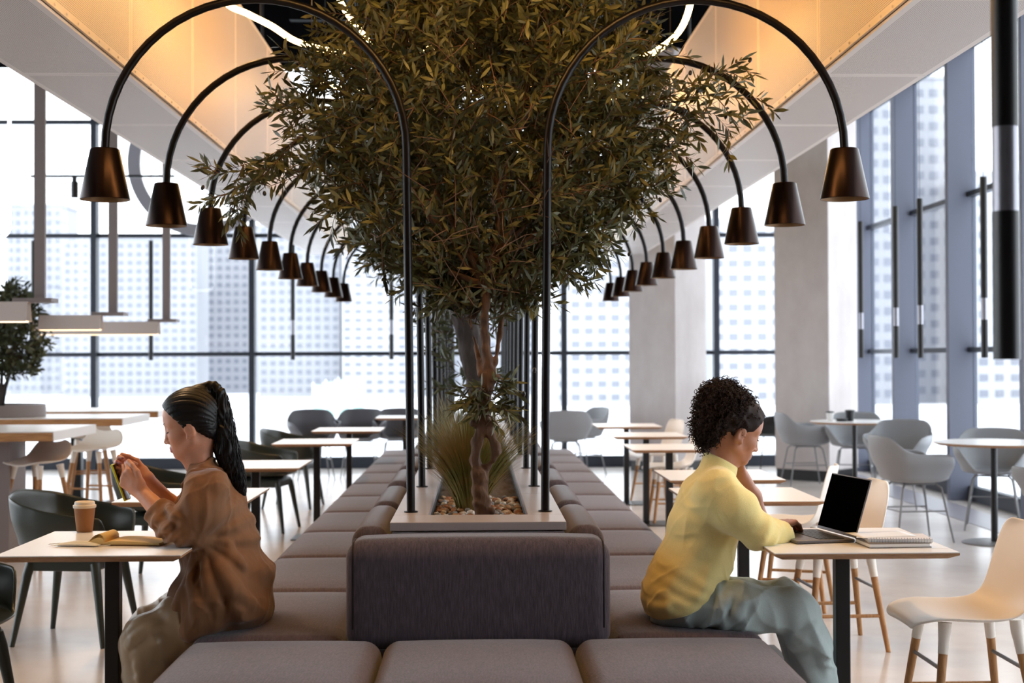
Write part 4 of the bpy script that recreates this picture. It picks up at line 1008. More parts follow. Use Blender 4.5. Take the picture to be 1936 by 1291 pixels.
# --- small tree on the bar table
t = thing('potted_tree', 'small leafy tree in the round grey planter on the high table', 'tree', (-4.0, 12.05, .985))
tp = np.array((-4.0, 12.05, .985))
for i, (dx, dz) in enumerate(((-.08, .5), (.10, .55), (.0, .62), (.05, .35))):
    MB().tube([(0, 0, -.03), (dx * .3, 0, .15), (dx * .8, .02, dz * .6), (dx, .04, dz)], [.022, .017, .012, .008], 7).build('stem', 'bark2', t, smooth=180)
tw = crown_twigs(91, 430, (1.25, 2.0), ([1.2, 1.35, 1.6, 1.8, 1.95, 2.05], [.12, .3, .36, .3, .16, .05]), lambda z: 12.05, cx=-4.0, fy=.9, ln=(.12, .22))
foliage(t, 'foliage', tw, 92, 'leaf2', step=.028, LL=(.05, .075), WW=.34)
# ================================================================== people
def frame(fwd, pitch, yaw):
    "columns: local x (face direction), y (left), z (up) in world space; pitch = looking down"
    x = np.array(fwd, float); z = np.array([0, 0, 1.0]); y = np.cross(z, x)
    x, y = x * cos(yaw) + y * sin(yaw), y * cos(yaw) - x * sin(yaw)
    x2 = x * cos(pitch) - z * sin(pitch); z2 = z * cos(pitch) + x * sin(pitch)
    return np.stack([x2, y, z2], 1)
class Head:
    def __init__(s, o, R): s.o = np.array(o); s.R = R
    def w(s, x, y, z): return s.o + s.R @ np.array([x, y, z])
    def loc(s, P): return (P - s.o) @ s.R
    def skull(s, sd):
        R, w = s.R, s.w
        def E(c, r, k=.02, op='+'): sd.ell(w(*c), r, k, R, op)
        E((-.012, 0, .052), (.092, .072, .082), .0); E((.028, 0, .055), (.058, .062, .056), .03); E((.026, 0, -.008), (.056, .056, .062), .03)
        for y in (-1, 1):
            E((.048, y * .032, -.012), (.026, .022, .027), .02)
            sd.cap(w(-.004, y * .050, -.040), w(.052, y * .018, -.078), .015, .013, .03)
        E((.060, 0, -.050), (.024, .028, .024), .02); E((.064, 0, -.077), (.0145, .019, .0145), .016)
        for y in (-1, 1): sd.cap(w(.074, y * .012, .040), w(.056, y * .046, .034), .009, .008, .018)
        for y in (-1, 1): E((.092, y * .033, .014), (.014, .017, .012), .014, 'sub')
        for y in (-1, 1): E((.0675, y * .031, .013), (.0125, .014, .0115), .006)
        sd.cap(w(.083, 0, .020), w(.095, 0, -.019), .0055, .0075, .014); E((.0965, 0, -.0245), (.0085, .0085, .0075), .008)
        for y in (-1, 1): E((.086, y * .0105, -.027), (.0085, .0065, .0065), .006)
        for y in (-1, 1):
            sd.cap(w(.0855, 0, -.0475), w(.073, y * .021, -.0525), .0052, .0028, .005)
            sd.cap(w(.0835, 0, -.0585), w(.072, y * .019, -.0545), .0060, .0030, .005)
        for y in (-1, 1): sd.cap(w(.0955, 0, -.0530), w(.079, y * .022, -.0535), .0016, .0016, .004, 'sub')
        for y in (-1, 1):
            a = .25; Re = R @ np.array([[cos(a), 0, sin(a)], [0, 1, 0], [-sin(a), 0, cos(a)]])
            sd.ell(w(-.006, y * .070, .002), (.0185, .010, .031), .006, Re); sd.ell(w(-.002, y * .080, .004), (.0095, .006, .017), .004, Re, 'sub'); sd.ell(w(.004, y * .0715, -.022), (.007, .006, .009), .006)
    def zone(s, C):
        q = s.loc(C); return ((np.abs(q[:, 1]) < .021) & (q[:, 0] > .074) & (q[:, 2] < -.0445) & (q[:, 2] > -.0645) & (q[:, 0] > .0800 - .35 * np.abs(q[:, 1]) )).astype(int)
    def brows(s, mat, root, th=.0026):
        for y in (-1, 1):
            MB().tube([Vector(s.w(*p) - np.array(root.location)) for p in ((.0885, y * .012, .035), (.0870, y * .022, .0395), (.0790, y * .035, .0415), (.0665, y * .0485, .0365))], [th * .8, th * 1.2, th * 1.1, th * .5], 6).build('eyebrow', mat, root, smooth=180)
            MB().tube([Vector(s.w(*p) - np.array(root.location)) for p in ((.0790, y * .021, .0095), (.0830, y * .030, .0060), (.0795, y * .039, .0060), (.0715, y * .0455, .009))], [.001, .0019, .0019, .001], 5).build('eyelashes', mat, root, smooth=180)
def hand(sd, wrist, d, n, tside, curl, thumb, sc=1.0, wr=.026):
    "palm, four separate bent fingers and a thumb; d wrist to knuckles, n the way the palm faces, tside = +-1 thumb side along d x n"
    wrist = np.array(wrist); d = np.array(d, float); d /= np.linalg.norm(d); n = np.array(n, float); n -= d * (n @ d); n /= np.linalg.norm(n); s_ = np.cross(d, n) * tside
    off = (.030, .010, -.010, -.028); kl = (.086, .090, .085, .076); tips = []
    sd.cap(wrist, wrist + d * .03 * sc, wr, .026 * sc, .012, sq=(n, .72))
    for i in range(4):
        k0 = wrist + d * kl[i] * sc + s_ * off[i] * sc
        sd.cap(wrist + d * .022 * sc + s_ * off[i] * .6 * sc, k0, .0135 * sc, .0105 * sc, .012)
        p = k0; a = 0
        for L, c, r in zip((.043, .026, .021) if i < 3 else (.034, .021, .019), curl[i], (.0092, .0083, .0074)):
            a += c; v = d * cos(a) + n * sin(a); q = p + v * L * sc; sd.cap(p, q, r * sc, (r - .0008) * sc, .0035); p = q
        tips.append(p)
    b = wrist + d * .022 * sc + s_ * .026 * sc; p = b
    sd.cap(wrist + d * .012 * sc + s_ * .010 * sc, b, .016 * sc, .0145 * sc, .012)
    for v, L, r in zip(thumb, (.042, .032, .026), (.0125, .0100, .0088)):
        v = d * v[0] + s_ * v[1] + n * v[2]; v /= np.linalg.norm(v); q = p + v * L * sc; sd.cap(p, q, r * sc, (r - .0012) * sc, .005); p = q
    return tips
def fan(P, c, Yc, n, amp, seed, r0=.04, r1=.16):
    "folds that radiate from a point c in the x-z plane (drape from a pulled spot)"
    dx, dz = P[:, 0] - c[0], P[:, 2] - c[2]; r = np.sqrt(dx * dx + dz * dz); th = np.arctan2(dz, dx)
    f = np.sin(th * n + waves(P, seed, 4, 6, 16, .9)); return amp * f * np.clip((r - r0) / (r1 - r0), 0, 1)
skinA = M('light_skin', (208, 150, 122), .5, var=.04, vscale=40, spec=.35); lipA = M('rose_lips', (160, 84, 78), .4)
skinB = M('brown_skin', (172, 116, 88), .45, var=.05, vscale=40, spec=.4); lipB = M('dark_rose_lips', (122, 66, 60), .35)
hairm = M('black_hair', (13, 11, 12), .42, spec=.3); hairb = M('dark_brown_curls', (36, 22, 17), .7, spec=.25)
shirtm = M('brown_corduroy', (124, 84, 52), .85, var=.06, vscale=420, stretch=(.15, .15, .02), sheen=.25, bump=.12, bscale=300)
khaki = M('khaki_satin_cloth', (172, 146, 112), .4, sheen=.2); shoe = M('dark_shoe_leather', (40, 36, 34), .5)
yell = M('yellow_knit', (238, 220, 150), .9, var=.05, vscale=300, bump=.2, bscale=500, sheen=.3); sage = M('sage_grey_trousers', (172, 186, 185), .7, var=.04, vscale=200, bump=.1, bscale=300)

# ------------------------------------------------------------------ woman with the phone
YC = 5.02
def p1(x, y, Y=YC): return np.array(at(x, y, Y))
W1 = thing('person', 'woman in brown shirt with black ponytail sitting on the left bench holding a phone', 'person', (p1(440, 1125)[0], YC, 0)); oA = np.array(W1.location)
RA = frame((-1, 0, 0), radians(12), radians(0)); HA = Head(p1(363, 812, 5.01), RA)
NEAR, FAR = 4.86, 5.18
lo = np.array([p1(205, 1200)[0], 4.70, .0]); hi = np.array([p1(530, 1200)[0], 5.34, 1.32])
sd = SDF((lo[0], lo[1], .20), hi, .0036)
HA.skull(sd)
sd.chain([HA.w(-.035, 0, -.02), p1(374, 868), p1(386, 900)], [.050, .044, .052], .03)
TOR = [(388, 897, .045, 1.0), (393, 922, .072, 2.0), (402, 962, .098, 1.5), (412, 1010, .108, 1.36), (424, 1070, .112, 1.35), (438, 1122, .11, 1.3)]
for (x, y, r, f), (x2, y2, r2, f2) in zip(TOR, TOR[1:]): sd.cap(p1(x, y), p1(x2, y2), r - .014, r2 - .014, .03, sq=((0, 1, 0), (f + f2) / 2))
wN, wF = p1(268, 931, 4.965), p1(277, 905, 5.075)
sd.chain([p1(392, 925, NEAR), p1(348, 1003, 4.83), p1(310, 975, 4.90), wN], [.045, .04, .037, .0255], .02)
sd.chain([p1(392, 925, FAR), p1(350, 992, 5.2), p1(320, 955, 5.16), wF], [.045, .038, .036, .0255], .02)
c3 = lambda a, b, c: [(a, b, c)] * 4
hand(sd, wN, p1(237, 903, 4.975) - wN, (.35, 1, .15), -1, [(.75, 1.0, .7), (.85, 1.05, .7), (.95, 1.05, .7), (1.05, 1.0, .7)], [(.85, .45, .12), (.97, .08, .25), (.95, -.12, .4)], .98)
hand(sd, wF, p1(240, 890, 5.075) - wF, (.35, -1, .15), 1, [(.75, 1.0, .7), (.85, 1.05, .7), (.95, 1.05, .7), (1.05, 1.0, .7)], [(.85, .45, .12), (.97, .08, .25), (.95, -.12, .4)], .98)
for Yl, dx in ((4.92, 0), (5.14, 10)):
    sd.chain([p1(432, 1134 - dx * .5, Yl + (.02 if Yl < 5 else -.02)), p1(270 + dx, 1208 - dx * 2, Yl), p1(292 + dx, 1300, Yl)], [.062, .058, .05], .03)
sd.build('body', [skinA, lipA], W1, 1, oA, HA.zone)
HA.brows(hairm, W1)
# shirt
sd = SDF((p1(270, 1000)[0], 4.69, p1(0, 1240, 4.9)[2]), (p1(532, 1000)[0], 5.35, p1(0, 855)[2]), .0048)
SH = [(388, 897, .058, 1.0), (394, 922, .080, 1.95), (402, 962, .106, 1.5), (413, 1010, .119, 1.36), (423, 1065, .134, 1.3), (434, 1112, .150, 1.34), (446, 1142, .118, 1.72)]
for (x, y, r, f), (x2, y2, r2, f2) in zip(SH, SH[1:]): sd.cap(p1(x, y), p1(x2, y2), r, r2, .03, sq=((0, 1, 0), (f + f2) / 2))
# back bulge low down, tail over the hip and front flap over the thigh
sd.cap(p1(468, 1105), p1(474, 1140), .074, .068, .03, sq=((0, 1, 0), 2.5))
sd.chain([p1(420, 1095, 4.87), p1(385, 1145, 4.855), p1(362, 1182, 4.85), p1(348, 1202, 4.85)], [.085, .070, .042, .016], .03)
sd.chain([p1(440, 1150, 4.85), p1(400, 1172, 4.845), p1(362, 1196, 4.845)], [.045, .036, .018], .03)
sd.chain([p1(385, 1090, 5.0), p1(352, 1120, 4.95), p1(340, 1165, 4.90)], [.07, .055, .03], .03)
for Ys, e, c, w_ in ((NEAR, (350, 1000, 4.825), (299, 970, 4.905), 1), (FAR, (352, 990, 5.2), (318, 955, 5.16), -1)):
    sd.chain([p1(393, 928, Ys), p1(375, 968, Ys - .025 * w_), p1(*e)], [.074, .069, .060], .05)
    sd.chain([p1(*e), p1((e[0] + c[0]) / 2 + 4, (e[1] + c[1]) / 2 + 4, (e[2] + c[2]) / 2), p1(*c)], [.058, .053, .046], .02)
    v = p1(*c) - p1(*e); v /= np.linalg.norm(v); sd.cap(p1(*c) - v * .035, p1(*c) - v * .004, .049, .050, .004)       # turned-up cuff
    sd.cut(v, p1(*c) + v * .004, rad=.1)
for L_ in ([(398, 1014), (412, 1060), (428, 1110), (440, 1155)], [(401, 1012), (440, 1058), (474, 1105), (494, 1135)], [(392, 1018), (378, 1070), (362, 1125), (350, 1170)], [(405, 1005), (448, 1030), (478, 1065)], [(385, 1040), (392, 1100), (396, 1160)]):
    sd.ridge([p1(x, y) for x, y in L_], .015, .010)
for L_ in ([(300, 992), (318, 1008), (345, 1014)], [(306, 978), (325, 994), (352, 1000)], [(318, 968), (338, 980), (364, 984)], [(338, 950), (356, 962), (380, 966)]):
    sd.ridge([p1(x, y) for x, y in L_], .012, .006, .014)
# collar
ring = [HA.w(0, 0, 0)] and [p1(352, 906), p1(362, 897, 4.965), p1(382, 880, 4.95), p1(400, 868, 4.985), p1(404, 866, 5.02), p1(400, 868, 5.055), p1(382, 880, 5.09), p1(362, 897, 5.075), p1(352, 906)]
for a, b in zip(ring, ring[1:]): sd.cap(a, b, .0085, .0085, .012); sd.cap(a + np.array([-.004, 0, -.018]), b + np.array([-.004, 0, -.018]), .011, .011, .014)
sd.chain([p1(352, 905, 4.99), p1(343, 915, 4.96)], [.008, .006], .01)
arm = p1(405, 1008); elb = p1(338, 1000)
def ridges(P, seed, n, f0, f1, amp, squash=(1, 1, 1), sharp=2.5):
    "narrow creases: ridged waves"
    q = np.random.RandomState(seed); out = np.zeros(len(P))
    for _ in range(n):
        d = q.normal(size=3) * np.array(squash); d /= np.linalg.norm(d); f = q.uniform(f0, f1)
        m = np.clip(np.sin(P @ q.normal(size=3) * f * .35 + q.uniform(0, 6)), 0, 1)
        out += m * (1 - np.abs(np.sin(P @ d * f + q.uniform(0, 6.28) + 1.1 * np.sin(P @ q.normal(size=3) * f * .4)))) ** sharp
    return -out * amp
def foldsA(P):
    f = fan(P, arm, YC, 13, .0062, 3, .02, .22) + waves(P * np.array([1, .5, .35]), 12, 7, 20, 60, .0032)
    f += ridges(P, 61, 7, 22, 50, .0045, (1, .5, .45))
    q = np.exp(-((P[:, 0] - elb[0]) ** 2 + (P[:, 2] - elb[2]) ** 2) / .085 ** 2); u = (P - elb) @ np.array([.75, .1, -.66])
    f += q * .0062 * np.sin(u * 165 + waves(P, 8, 4, 14, 40, 1.2))
    return f
sd.bump(foldsA, .03); o = sd.build('shirt', shirtm, W1, 1, oA)
for x, y in ((331, 1156), (341, 1085)):
    c = sd.near(*p1(x, y)[[0, 2]]); MB().tube([Vector(c - oA), Vector(c - oA) + Vector((0, -.003, 0))], .0052, 10).build('button', 'black', W1, smooth=40)
# trousers
sd = SDF((lo[0] - .02, 4.76, .05), (p1(520, 1100)[0], 5.28, .66), .0048)
sd.cap(p1(446, 1130, 4.96), p1(446, 1130, 5.08), .085, .085, .03)
for Yl, dx in ((4.92, 0), (5.14, 8)):
    sd.chain([p1(438, 1138 - dx, Yl + (.012 if Yl < 5 else -.012)), p1(350, 1168 - dx * 1.6, Yl), p1(271 + dx, 1211 - dx * 2.2, Yl), p1(283 + dx, 1270, Yl), p1(296 + dx, 1385, Yl)], [.084, .084, .075, .088, .08], .03)
    sd.cap(p1(400, 1165 - dx, Yl), p1(305 + dx, 1222 - dx, Yl), .07, .07, .03)
sd.cut((0, 0, -1), (0, 0, .09))
for L_ in ([(326, 1142), (288, 1162), (262, 1184)], [(324, 1162), (292, 1180), (266, 1204)], [(322, 1186), (296, 1206), (278, 1226)], [(300, 1215), (288, 1240), (290, 1268)]):
    sd.ridge([p1(x, y) for x, y in L_], .013, .008)
kn = p1(372, 1175)
sd.bump(lambda P: fan(P, kn, YC, 10, .0042, 5, .05, .16) + ridges(P, 62, 6, 14, 34, .0085, (.6, .6, 1)) + waves(P * np.array([.6, .6, 1]), 15, 6, 18, 55, .0022), .03)
sd.build('trousers', khaki, W1, 1, oA)
for Yl, dx in ((4.92, 0), (5.14, 8)):
    sd = SDF(p1(200, 1450, Yl - .08) , p1(345, 1330, Yl + .08), .006); a = p1(292 + dx, 1395, Yl)
    sd.cap((a[0], Yl, .075), (a[0] + .01, Yl, .05), .042, .042, .02); sd.cap((a[0] + .03, Yl, .042), (a[0] - .14, Yl, .034), .040, .034, .03); sd.cut((0, 0, -1), (0, 0, .002)); sd.build('shoe', shoe, W1, 1, oA)
# hair
sd = SDF(HA.o + np.array([-.14, -.12, -.12]), HA.o + np.array([.16, .12, .19]), .003)
sd.ell(HA.w(-.012, 0, .055), (.104, .083, .094), 0, RA); sd.ell(HA.w(.03, 0, .066), (.062, .068, .060), .02, RA)
sd.cut(RA @ np.array([.80, 0, -.60]), HA.w(.074, 0, .094), .006); sd.ell(HA.w(-.052, 0, -.012), (.046, .056, .052), .03, RA); sd.cut(RA @ np.array([.64, 0, -.77]), HA.w(-.014, 0, -.006), .012)
for y in (-1, 1): sd.cap(HA.w(.018, y * .064, .05), HA.w(.010, y * .070, .008), .009, .004, .012)
for a, b in (((381, 738), (390, 733)),): sd.cap(p1(*a, 5.01), p1(*b, 5.01), .024, .021, .02)
def strands(P):
    q = HA.loc(P); t = np.arctan2(q[:, 1], q[:, 2] + .02); return .0009 * np.sin(t * 95 + 6 * q[:, 0] / .05) + .0009 * np.sin(t * 43 + q[:, 0] * 60)
sd.bump(strands, .012); hr = sd.build('hair', hairm, W1, 1, oA)
tail = [(386, 738, .020), (394, 731, .017), (405, 731, .0175), (415, 745, .021), (419, 778, .030), (422, 815, .037), (429, 852, .038), (440, 886, .031), (449, 912, .022), (457, 937, .006)]
sd = SDF(p1(375, 950, 4.92), p1(480, 715, 5.1), .0032)
sd.chain([p1(x, y, 5.01) for x, y, r in tail], [r for *_, r in tail], .012)
sd.bump(lambda P: .0016 * np.sin(P[:, 0] * 260 + 9 * np.sin(P[:, 2] * 22)) + .0014 * np.sin(P[:, 1] * 280 + 7 * np.sin(P[:, 2] * 27 + 1)), .02)
sd.cap(p1(398, 748, 4.9), p1(398, 748, 5.12), .0065, .0065, .006, 'sub')
tl = sd.build('ponytail', hairm, hr, 1, oA)
q = random.Random(5); st_ = MB()
tc = [p1(x, y, 5.01) for x, y, r in tail]
for i in range(320):
    g, rr = q.uniform(0, 2 * pi), q.uniform(.75, 1.12); ph, fr = q.uniform(0, 6), q.uniform(.8, 1.3); K = 26; i0 = q.choice((2, 3, 4)); i1 = len(tail) - 1; pts = []
    for k in range(K + 1):
        u = i0 + (i1 - i0) * k / K; j = min(int(u), i1 - 1); f = u - j; c = tc[j] * (1 - f) + tc[j + 1] * f; r = (tail[j][2] * (1 - f) + tail[j + 1][2] * f) * rr + .004 * (k / K)
        pts.append(Vector(c + np.array([r * cos(g) + (.003 + .003 * k / K) * sin(k * fr + ph), r * sin(g) * .9 + .003 * cos(k * fr + ph), .0]) - oA))
    st_.tube(pts, [.0015] * K + [.0005], 4, cap=False)
st_.build('loose_strands', hairm, hr, smooth=180)
tp_ = p1(388, 735, 5.01); v = Vector(p1(396, 731, 5.01) - p1(384, 739, 5.01)).normalized()
mb = MB(); a_ = v.orthogonal().normalized(); b_ = v.cross(a_)
mb.tube([Vector(tp_ - oA) + (a_ * cos(2 * pi * k / 14) + b_ * sin(2 * pi * k / 14)) * .0195 for k in range(15)], .0042, 6); mb.build('hair_tie', 'black', hr, smooth=180)
# phone
a, b = Vector(p1(219, 886, 5.02)), Vector(p1(238, 936, 5.02)); l_ = (b - a).normalized(); nn = Vector((-l_.z, 0, l_.x)); nn = nn if nn.x > 0 else -nn
ph = thing('phone', 'phone in a yellow case held by the woman in brown', 'phone', tuple((a + b) / 2))
M4 = Matrix((( nn.x, 0, l_.x, 0), (0, 1, 0, 0), (nn.z, 0, l_.z, 0), (0, 0, 0, 1)))
MB().rbox(-.0055, .0035, -.036, .036, -.068, .068, r=.004, n=2, M4=M4).build('case', M('yellow_phone_case', (206, 208, 50), .5), ph, smooth=50)
MB().rbox(.0033, .0045, -.034, .034, -.065, .065, r=.0005, n=1, M4=M4).build('screen', M('phone_screen', (30, 32, 36), .1), ph, smooth=50)

# ------------------------------------------------------------------ woman with the laptop
YD = 5.0
def p2(x, y, Y=YD): return np.array(at(x, y, Y))
W2 = thing('person', 'woman in yellow turtleneck with curly updo sitting at the laptop', 'person', (p2(1285, 1125)[0], YD, 0)); oB = np.array(W2.location)
RB = frame((1, 0, 0), radians(19), radians(13)); HB_ = Head(p2(1389, 822, 5.0) , RB); HB_.o = np.array(at(1387, 822, 5.0))
sd = SDF((p2(1200, 1100)[0], 4.68, .2), (p2(1590, 1100, 4.9)[0], 5.36, 1.32), .0036)
HB_.skull(sd)
sd.chain([HB_.w(-.035, 0, -.02), p2(1364, 872), p2(1350, 905)], [.052, .050, .055], .03)
TB = [(1350, 900, .045, 1.0), (1346, 925, .070, 2.0), (1337, 962, .098, 1.45), (1328, 1005, .104, 1.35), (1315, 1060, .100, 1.3), (1300, 1105, .088, 1.3), (1292, 1132, .082, 1.4)]
for (x, y, r, f), (x2, y2, r2, f2) in zip(TB, TB[1:]): sd.cap(p2(x, y), p2(x2, y2), r - .012, r2 - .012, .03, sq=((0, 1, 0), (f + f2) / 2))
wR = p2(1472, 995, 4.955); wL = p2(1400, 897, 5.10)
sd.chain([p2(1352, 928, 4.84), p2(1432, 1006, 4.795), wR], [.045, .039, .0255], .02)
sd.chain([p2(1362, 935, 5.17), p2(1437, 990, 5.22), p2(1420, 940, 5.165), wL], [.045, .036, .036, .028], .02)
hand(sd, wR, (.62, .76, .10), (.10, 0, -1), 1 if np.cross((.62, .76, 0), (0, 0, -1))[0] < 0 else -1, [(.45, .55, .35), (.4, .6, .4), (.45, .6, .4), (.55, .6, .4)], [(.8, .6, .15), (.95, .1, .25), (.95, -.1, .3)], .97)
hand(sd, wL, (-.22, -.42, .9), (-.75, -.25, .0), -1, [(1.1, 1.5, .9), (1.1, 1.5, .9), (1.1, 1.5, .9), (1.15, 1.5, .9)], [(.6, .7, .4), (.9, .2, .4), (.9, -.1, .4)], .9)
for Yl, dx, dy in ((4.885, 0, 0), (5.12, -16, -16)):
    sd.chain([p2(1305, 1137 + dy * .3, Yl + (.02 if Yl < 5 else -.02)), p2(1500 + dx, 1156 + dy, Yl), p2(1530 + dx, 1220, Yl), p2(1540 + dx, 1290, Yl)], [.062, .056, .048, .046], .03)
sd.build('body', [skinB, lipB], W2, 1, oB, HB_.zone)
HB_.brows(hairb, W2, .003)
# sweater
sd = SDF((p2(1200, 1100)[0], 4.68, p2(0, 1180, 4.9)[2]), (p2(1510, 1100, 4.9)[0], 5.36, p2(0, 830)[2]), .0046)
SW_ = [(1350, 902, .060, 1.05), (1347, 924, .082, 1.85), (1338, 960, .112, 1.42), (1329, 1003, .118, 1.33), (1315, 1058, .120, 1.32), (1298, 1102, .126, 1.52), (1284, 1128, .123, 1.72)]
for (x, y, r, f), (x2, y2, r2, f2) in zip(SW_, SW_[1:]): sd.cap(p2(x, y), p2(x2, y2), r, r2, .03, sq=((0, 1, 0), (f + f2) / 2))
sd.cap(p2(1264, 1116), p2(1254, 1134), .070, .066, .03, sq=((0, 1, 0), 2.5))
sd.cut((.36, 0, -.93), p2(1264, 1152), .01); sd.chain([p2(1232, 1148, 4.90), p2(1264, 1146, 4.83), p2(1300, 1128, 4.825), p2(1340, 1108, 4.84)], [.010, .012, .010, .008], .02)
for Ys, e, c in ((4.845, (1432, 1006, 4.79), (1480, 1009, 4.885)), (5.17, (1415, 975, 5.21), (1436, 955, 5.19))):
    m = ((1352 + e[0]) / 2, (928 + e[1]) / 2, (Ys + e[2]) / 2 - (.01 if Ys < 5 else -.01))
    sd.chain([p2(1354, 928, Ys), p2(*m), p2(*e)], [.074, .064, .055], .05)
    if Ys < 5:
        sd.chain([p2(*e), p2(*c)], [.055, .046], .03)
        v = p2(*c) - p2(*e); v /= np.linalg.norm(v); sd.cap(p2(*c) - v * .012, p2(*c) - v * .004, .046, .048, .010); sd.cut(v, p2(*c) + v * .006, rad=.1)
ax_ = p2(1368, 860) - p2(1350, 900); ax_ /= np.linalg.norm(ax_)
sd.chain([p2(1349, 905), p2(1358, 884), p2(1365, 868)], [.064, .055, .057], .02); sd.cap(p2(1358, 887), p2(1366, 864), .0690, .0640, .006)
sl, P = sd._box(sd.lo, sd.lo + sd.h * sd.n); top = np.maximum((P - (p2(1365, 868) - ax_ * .003)) @ ax_, np.linalg.norm(P - p2(1365, 868), axis=-1) - .14); top = np.where(np.linalg.norm(P - p2(1365, 868), axis=-1) < .14, (P - (p2(1365, 866))) @ ax_, -.5)
sd._mix(sl, top, .012, 'max')
ap = p2(1372, 985); el2 = p2(1425, 1000)
def foldsB(P):
    f = fan(P, ap, YD, 10, .0036, 13, .03, .2) + waves(P * np.array([.7, .5, .8]), 32, 6, 14, 42, .0026)
    f += ridges(P, 63, 5, 12, 30, .0045, (.8, .5, .8))
    hemz = np.exp(-((P[:, 2] - p2(0, 1110)[2]) / .06) ** 2); f += hemz * .0014 * np.sin(P[:, 2] * 120 + P[:, 0] * 60 + waves(P, 4, 3, 10, 30, 1.))
    q = np.exp(-((P[:, 0] - el2[0]) ** 2 + (P[:, 2] - el2[2]) ** 2) / .08 ** 2); f += q * .0035 * np.sin((P - el2) @ np.array([.8, .2, -.5]) * 110 + waves(P, 6, 4, 14, 40, 1.0)); return f
sd.bump(foldsB, .03); sd.build('sweater', yell, W2, 1, oB)
# trousers
sd = SDF((p2(1205, 1100)[0], 4.72, .05), (p2(1600, 1100, 4.85)[0], 5.28, .68), .0048)
sd.cap(p2(1290, 1132, 4.95), p2(1290, 1132, 5.05), .100, .100, .03); sd.cap(p2(1268, 1150, 4.94), p2(1268, 1150, 5.06), .072, .072, .03)
for Yl, dx, dy in ((4.885, 0, 0), (5.12, -16, -18)):
    sd.chain([p2(1300, 1137 + dy * .3, Yl + (.015 if Yl < 5 else -.015)), p2(1400 + dx * .5, 1148 + dy * .6, Yl), p2(1503 + dx, 1156 + dy, Yl), p2(1530 + dx, 1220, Yl), p2(1541 + dx, 1290, Yl), p2(1550 + dx, 1388, Yl)], [.084, .082, .073, .066, .068, .072], .03)
sd.cut((0, 0, -1), (0, 0, .09))
for L_ in ([(1360, 1112), (1345, 1140), (1322, 1168)], [(1385, 1118), (1375, 1140), (1350, 1165)], [(1470, 1196), (1496, 1180), (1522, 1160)], [(1478, 1202), (1505, 1194), (1530, 1186)], [(1515, 1175), (1528, 1215), (1538, 1260)]):
    sd.ridge([p2(x, y) for x, y in L_], .011, .007)
kb_, hp = p2(1478, 1205), p2(1345, 1110)
def foldsC(P):
    f = fan(P, kb_, YD, 8, .0035, 25, .02, .12) * np.exp(-((P[:, 0] - kb_[0]) / .14) ** 2) + fan(P, hp, YD, 9, .0035, 26, .03, .12) * np.exp(-((P[:, 0] - hp[0]) / .12) ** 2)
    return f + ridges(P, 64, 6, 14, 34, .0065, (.7, .6, 1)) + waves(P * np.array([.7, .6, 1]), 35, 6, 16, 50, .002)
sd.bump(foldsC, .03); sd.build('trousers', sage, W2, 1, oB)
for Yl, dx in ((4.885, 0), (5.12, -16)):
    a = p2(1550 + dx, 1395, Yl); sd = SDF((a[0] - .12, Yl - .08, -.02), (a[0] + .26, Yl + .08, .16), .006)
    sd.cap((a[0], Yl, .075), (a[0] - .01, Yl, .05), .042, .042, .02); sd.cap((a[0] - .03, Yl, .042), (a[0] + .14, Yl, .034), .040, .034, .03); sd.cut((0, 0, -1), (0, 0, .002)); sd.build('shoe', shoe, W2, 1, oB)
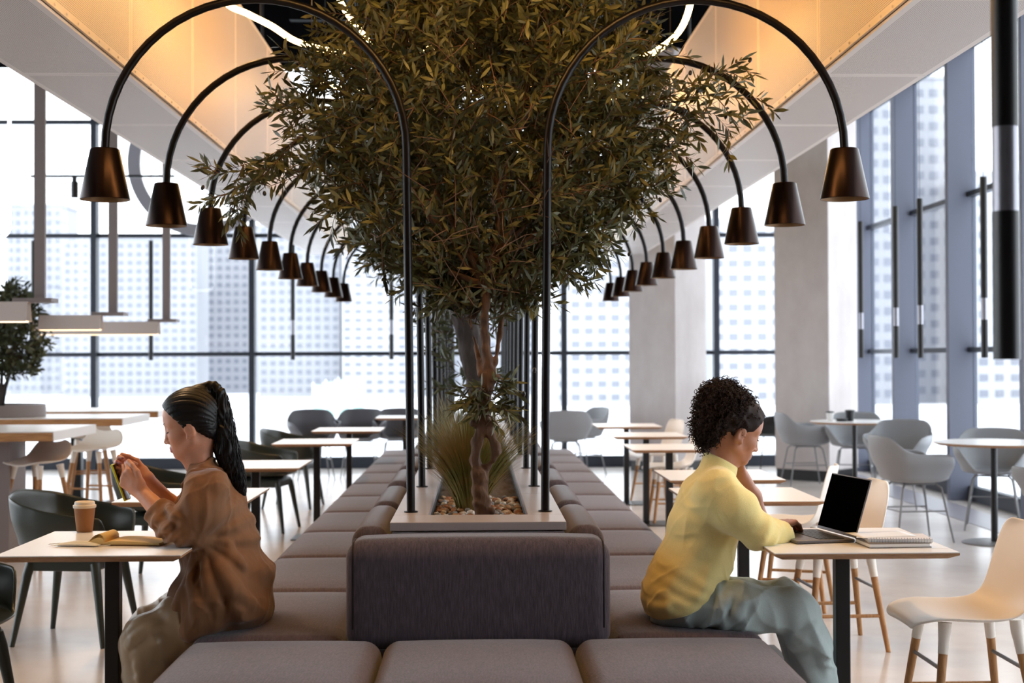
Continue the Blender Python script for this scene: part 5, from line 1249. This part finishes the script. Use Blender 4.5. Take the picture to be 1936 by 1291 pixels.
# hair: scalp cap, then a few hundred coiled curls
sd = SDF(HB_.o + np.array([-.22, -.15, -.12]), HB_.o + np.array([.13, .15, .26]), .0036)
sd.ell(HB_.w(-.014, 0, .055), (.100, .080, .090), 0, RB); sd.ell(HB_.w(.03, 0, .066), (.065, .070, .062), .02, RB)
sd.cut(RB @ np.array([.86, 0, -.51]), HB_.w(.076, 0, .086), .006); sd.cut(RB @ np.array([.42, 0, -.9]), HB_.w(-.020, 0, -.022), .02)
pc = p2(1363, 761, 5.01)
sd.ell(pc, (.074, .085, .074), .03); sd.ell(p2(1347, 800, 5.0), (.056, .072, .062), .03); sd.ell(p2(1348, 828, 5.0), (.036, .052, .045), .03)
sd.bump(lambda P: waves(P, 44, 10, 110, 220, .0045) * np.clip(1 - (HB_.loc(P)[:, 0] + .03) / .06, .25, 1), .02)
V, F_ = sd.surface(); hr = sd.build('hair', hairb, W2, 1, oB)
q = random.Random(12); mb = MB(); cen = np.array(pc) * .6 + HB_.w(-.02, 0, .04) * .4
nrm = np.zeros_like(V)
fn_ = np.cross(V[F_[:, 2]] - V[F_[:, 0]], V[F_[:, 3]] - V[F_[:, 1]])
for i in range(4): np.add.at(nrm, F_[:, i], fn_)
nrm /= np.linalg.norm(nrm, axis=1)[:, None] + 1e-9
cnt = 0; ml = HB_.loc(V)
while cnt < 2300:
    i = q.randrange(len(V)); loc = ml[i]; puff = np.linalg.norm(V[i] - pc) < .105 or loc[0] < -.075
    if not puff and q.random() > .22: continue
    if (loc[0] > .03 and q.random() < .8) or (loc[2] < .0 and loc[0] > -.05) or (loc[0] > .01 and loc[2] < .045): continue
    n_ = Vector(nrm[i]); 
    if n_.length < .5: continue
    d = (n_ + Vector((q.gauss(0, .55), q.gauss(0, .55), q.gauss(-.1, .5)))).normalized(); a = d.orthogonal().normalized(); b = d.cross(a)
    R = q.uniform(.0036, .0078) * (1 if puff else .6); L = q.uniform(.014, .046) * (1 if puff else .45); tn = q.uniform(1.4, 2.8); K = 16; ph_ = q.uniform(0, 6); pts = []
    base = Vector(V[i] - oB) - n_ * .006
    for k in range(K + 1):
        u = k / K; pts.append(base + d * L * u + (a * cos(ph_ + tn * 6.28 * u) + b * sin(ph_ + tn * 6.28 * u)) * R * (.35 + .65 * u) + Vector((0, 0, -.010 * u * u)))
    mb.tube(pts, [.00125] * K + [.0006], 4, cap=False); cnt += 1
mb.build('curls', hairb, hr, smooth=180)
